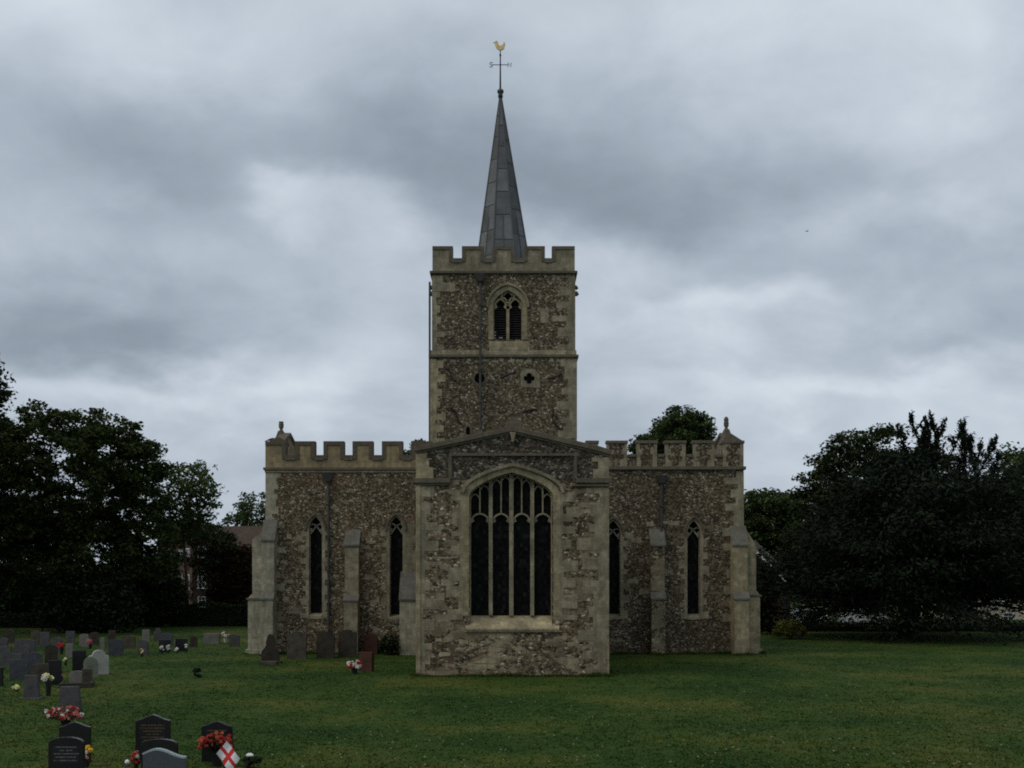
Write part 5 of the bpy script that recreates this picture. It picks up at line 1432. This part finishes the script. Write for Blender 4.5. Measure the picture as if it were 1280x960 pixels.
# corners from the photograph: top (284,926), right (299,948), bottom-left (273,942), bottom (288,968)
def fp(u, v):
    a, b_, c_, d_ = (283, 926.5), (300, 948), (270.5, 942.5), (288, 966)
    px = (a[0]*(1-u)+b_[0]*u)*(1-v)+(c_[0]*(1-u)+d_[0]*u)*v; py = (a[1]*(1-u)+b_[1]*u)*(1-v)+(c_[1]*(1-u)+d_[1]*u)*v
    return (X(px, d)-X(287, d), .025*math.sin(u*6)+.02*math.sin(v*5+1), Z(py, d))
mb = MB(); N = 20
for i in range(N+1):
    for j in range(N+1):
        p = fp(i/N, j/N); mb.v.append(p)
nv = len(mb.v)
mb.v += [(p[0], p[1]+.004, p[2]) for p in mb.v]
for i in range(N):
    for j in range(N):
        u, v = (i+.5)/N, (j+.5)/N; mb.cur = 1 if (abs(u-.5) < .1 or abs(v-.5) < .1) else 0
        a = i*(N+1)+j; mb.face((a, a+1, a+N+2, a+N+1)); mb.face((a+nv, a+N+1+nv, a+N+2+nv, a+1+nv))
mb.build('flag_cloth', [M['flag_white'], M['flag_red']], root)
p0, p1 = fp(1, 1), fp(0, 1)
dv = (Vector(fp(0, 1))-Vector(fp(1, 1)))
mb = MB(); q0 = Vector(fp(0, 0))*1.0; q1 = Vector(fp(1, 0)); mb.tube([Vector(fp(0, 1))+Vector((0, .01, .01)), Vector(fp(1, 1))+Vector((.0, .01, 0)), Vector((.12, .02, -.05))], .008, 6); mb.build('flag_stick', M['wood'], root)

# ================================================================== BIRDS
def bird(label, loc, rotz, s, flying=False):
    root = empty('bird', loc, rotz, label, 'bird', None)
    mb = MB()
    mb.tube([(-.5*s, 0, .12*s), (-.3*s, 0, .2*s), (0, 0, .28*s), (.22*s, 0, .36*s), (.34*s, 0, .46*s), (.43*s, 0, .46*s), (.47*s, 0, .45*s)], [.03*s, .07*s, .15*s, .13*s, .09*s, .08*s, .03*s], 10)
    mb.tube([(-.3*s, 0, .2*s), (-.6*s, 0, .1*s), (-.75*s, 0, .06*s)], [.06*s, .05*s, .02*s], 6)
    if not flying:
        for sy in (-.05, .05): mb.tube([(0, sy*s, .2*s), (.02*s, sy*s, 0)], .015*s, 5)
    body = mb.build('body', M['feather'], root, smooth=True)
    for sg in (-1, 1):
        mb = MB()
        if flying: mb.v = [(.15*s, sg*.08*s, .36*s), (-.2*s, sg*.08*s, .33*s), (-.25*s, sg*.55*s, .52*s), (-.2*s, sg*1.0*s, .44*s), (.08*s, sg*.5*s, .56*s), (.15*s, sg*.08*s, .32*s), (-.2*s, sg*.08*s, .29*s), (-.25*s, sg*.55*s, .48*s), (-.2*s, sg*1.0*s, .42*s), (.08*s, sg*.5*s, .52*s)]
        else: mb.v = [(.15*s, sg*.13*s, .38*s), (-.1*s, sg*.15*s, .36*s), (-.55*s, sg*.05*s, .15*s), (-.2*s, sg*.13*s, .2*s), (.1*s, sg*.15*s, .26*s), (.15*s, sg*.11*s, .38*s), (-.1*s, sg*.13*s, .36*s), (-.55*s, sg*.03*s, .15*s), (-.2*s, sg*.11*s, .2*s), (.1*s, sg*.13*s, .26*s)]
        mb.face((0, 1, 2, 3, 4)); mb.face((9, 8, 7, 6, 5))
        for k in range(5): mb.face((k, (k+1) % 5, 5+(k+1) % 5, 5+k))
        mb.build('wing', M['feather'], root)
    mb = MB(); mb.tube([(.46*s, 0, .45*s), (.56*s, 0, .43*s)], [.03*s, .006*s], 6); mb.build('beak', M['beak'], root)
bird('dark bird perched on the corner of the south transept parapet', (X(337.5, D2+.3), D2+.3, Z(552, D2)+.03), .0, .42)
bird('distant dark bird flying in the grey sky right of the tower', (X(1009, 80), 80, Z(290, 80)), .5, .2, True)

# ================================================================== SKY, SUN, CAMERA
sun_dir = Vector((-.80, -.42, .95)).normalized()       # towards the sun, hidden behind cloud
world = bpy.data.worlds.new('World'); scene.world = world; world.use_nodes = True
nt = NT(world.node_tree); nt.n.clear()
gen = nt.node('ShaderNodeTexCoord').outputs['Generated']
dirn = nt.node('ShaderNodeVectorMath', {0: gen}, operation='NORMALIZE').outputs[0]
sky = nt.node('ShaderNodeTexSky', sky_type='NISHITA'); sky.sun_disc = False
sky.sun_elevation = math.asin(sun_dir.z); sky.sun_rotation = math.atan2(sun_dir.x, sun_dir.y)
sky.air_density = 1.0; sky.dust_density = 3.0
sep = nt.node('ShaderNodeSeparateXYZ', {'Vector': dirn})
# cloud sheet: directions projected on a level layer, so clouds flatten towards the horizon
inv = nt.math('DIVIDE', 1.0, nt.math('ADD', nt.math('MAXIMUM', sep.outputs[2], 0.0), .5))
pv = nt.node('ShaderNodeVectorMath', {0: dirn, 'Scale': inv}, operation='SCALE').outputs[0]
pv = nt.node('ShaderNodeMapping', {'Vector': pv, 'Scale': (2.0, 2.2, 1.6), 'Location': (3.1, 1.7, 0)}).outputs[0]
n1 = nt.noise(pv, 1.3, 6, .5, .2); n2 = nt.noise(pv, 3.2, 8, .58, .35)
wv = nt.node('ShaderNodeTexNoise', {'Vector': pv, 'Scale': 2.6, 'Detail': 5.0, 'Roughness': .5}).outputs['Color']
wv = nt.node('ShaderNodeVectorMath', {0: wv, 1: (.5, .5, .5)}, operation='SUBTRACT').outputs[0]
wd = nt.node('ShaderNodeVectorMath', {0: dirn, 1: nt.node('ShaderNodeVectorMath', {0: wv, 1: (.22, .16, .14)}, operation='MULTIPLY').outputs[0]}, operation='ADD').outputs[0]
val = nt.math('ADD', nt.math('MULTIPLY', nt.math('SUBTRACT', n1, .5), .38), nt.math('MULTIPLY', nt.math('SUBTRACT', n2, .5), .36))
# cloud bodies: brighter breaks and darker bellies, each at a fixed bearing and height in the sky
BL = [(-470, 40, 260, 90, .22), (-480, 60, 90, 90, .05), (300, 20, 420, 70, .16), (560, 60, 140, 120, .10),
      (-80, 150, 300, 70, -.16), (150, 235, 300, 70, -.16), (470, 150, 170, 70, .10), (160, 110, 260, 60, .03), (40, 270, 200, 50, -.12), (-560, 170, 130, 90, -.05), (-430, 215, 170, 45, -.12),
      (-285, 236, 60, 22, .22), (-220, 265, 90, 24, .12), (-150, 290, 190, 70, .12), (-140, 250, 42, 24, .14), (-190, 210, 160, 40, -.08), (-540, 300, 120, 60, .06),
      (-510, 415, 190, 55, -.24), (-310, 380, 160, 40, -.06), (-440, 487, 240, 30, .22), (-240, 460, 140, 60, .16), (-300, 560, 120, 60, .02),
      (440, 300, 120, 30, .08), (530, 180, 70, 50, .10), (580, 285, 80, 40, .12), (300, 395, 150, 30, .24), (270, 430, 60, 22, .10), (520, 285, 60, 20, .10), (150, 330, 120, 30, .10), (480, 360, 160, 30, -.04),
      (560, 420, 140, 40, -.10), (200, 490, 200, 50, .14), (450, 480, 200, 30, .20), (340, 580, 260, 60, .10), (600, 540, 120, 50, .08)]
for x_, y_, rx, ry, amp in BL:
    c_ = Vector((x_/F, 1.0, (HOR-y_)/F)); L_ = c_.length; c_.normalize()
    df = nt.node('ShaderNodeVectorMath', {0: wd, 1: tuple(c_)}, operation='SUBTRACT').outputs[0]
    df = nt.node('ShaderNodeVectorMath', {0: df, 1: (F*L_/rx, F*L_/rx, F*L_/ry)}, operation='MULTIPLY').outputs[0]
    ln = nt.node('ShaderNodeVectorMath', {0: df}, operation='LENGTH').outputs['Value']
    g = nt.math('POWER', 2.718, nt.math('MULTIPLY', nt.math('MULTIPLY', ln, ln), -1.0))
    val = nt.math('ADD', val, nt.math('MULTIPLY', g, amp))
cl = nt.ramp(nt.math('ADD', nt.math('MULTIPLY', val, 1.3), .60), [(.0, lin((120, 130, 143))), (.3, lin((146, 157, 170))), (.55, lin((171, 182, 195))), (.8, lin((196, 207, 218))), (1, lin((216, 226, 234)))])
# overcast skies brighten towards the zenith, above the picture
zen = nt.ramp(sep.outputs[2], [(.0, 1.0), (.45, 1.0), (.75, (1.35, 1.28, 1.18)), (1, (1.5, 1.38, 1.18))])
cl = nt.mix(1.0, cl, zen, 'MULTIPLY')
cl = nt.mix(1.0, cl, 10.0, 'MULTIPLY')
col = nt.mix(.97, sky.outputs[0], cl)
bg = nt.node('ShaderNodeBackground', {'Color': col, 'Strength': .1})
out = nt.node('ShaderNodeOutputWorld', {'Surface': bg.outputs[0]})

sl = bpy.data.lights.new('Sun', 'SUN'); sl.energy = 1.05; sl.angle = R(40); sl.color = (1, .92, .76)
so = bpy.data.objects.new('Sun', sl); C.objects.link(so); so.rotation_euler = (-sun_dir).to_track_quat('-Z', 'Y').to_euler(); so.location = (-60, -20, 80)

cam = bpy.data.cameras.new('Camera'); cam.sensor_width = 36; cam.lens = F/1280*36; cam.shift_y = (HOR-480)/1280.0; cam.clip_end = 6000; cam.clip_start = .1
co_ = bpy.data.objects.new('Camera', cam); C.objects.link(co_); co_.location = (0, 0, EYE); co_.rotation_euler = (R(90), 0, 0)
scene.camera = co_
vs = scene.view_settings; vs.view_transform = 'Standard'; vs.look = 'None'; vs.exposure = 0; vs.gamma = 1; vs.use_curve_mapping = False
scene.render.engine = 'CYCLES'; scene.cycles.max_bounces = 6; scene.cycles.diffuse_bounces = 3; scene.cycles.use_denoising = False; scene.cycles.pixel_filter_type = 'BLACKMAN_HARRIS'; scene.cycles.filter_width = 1.9
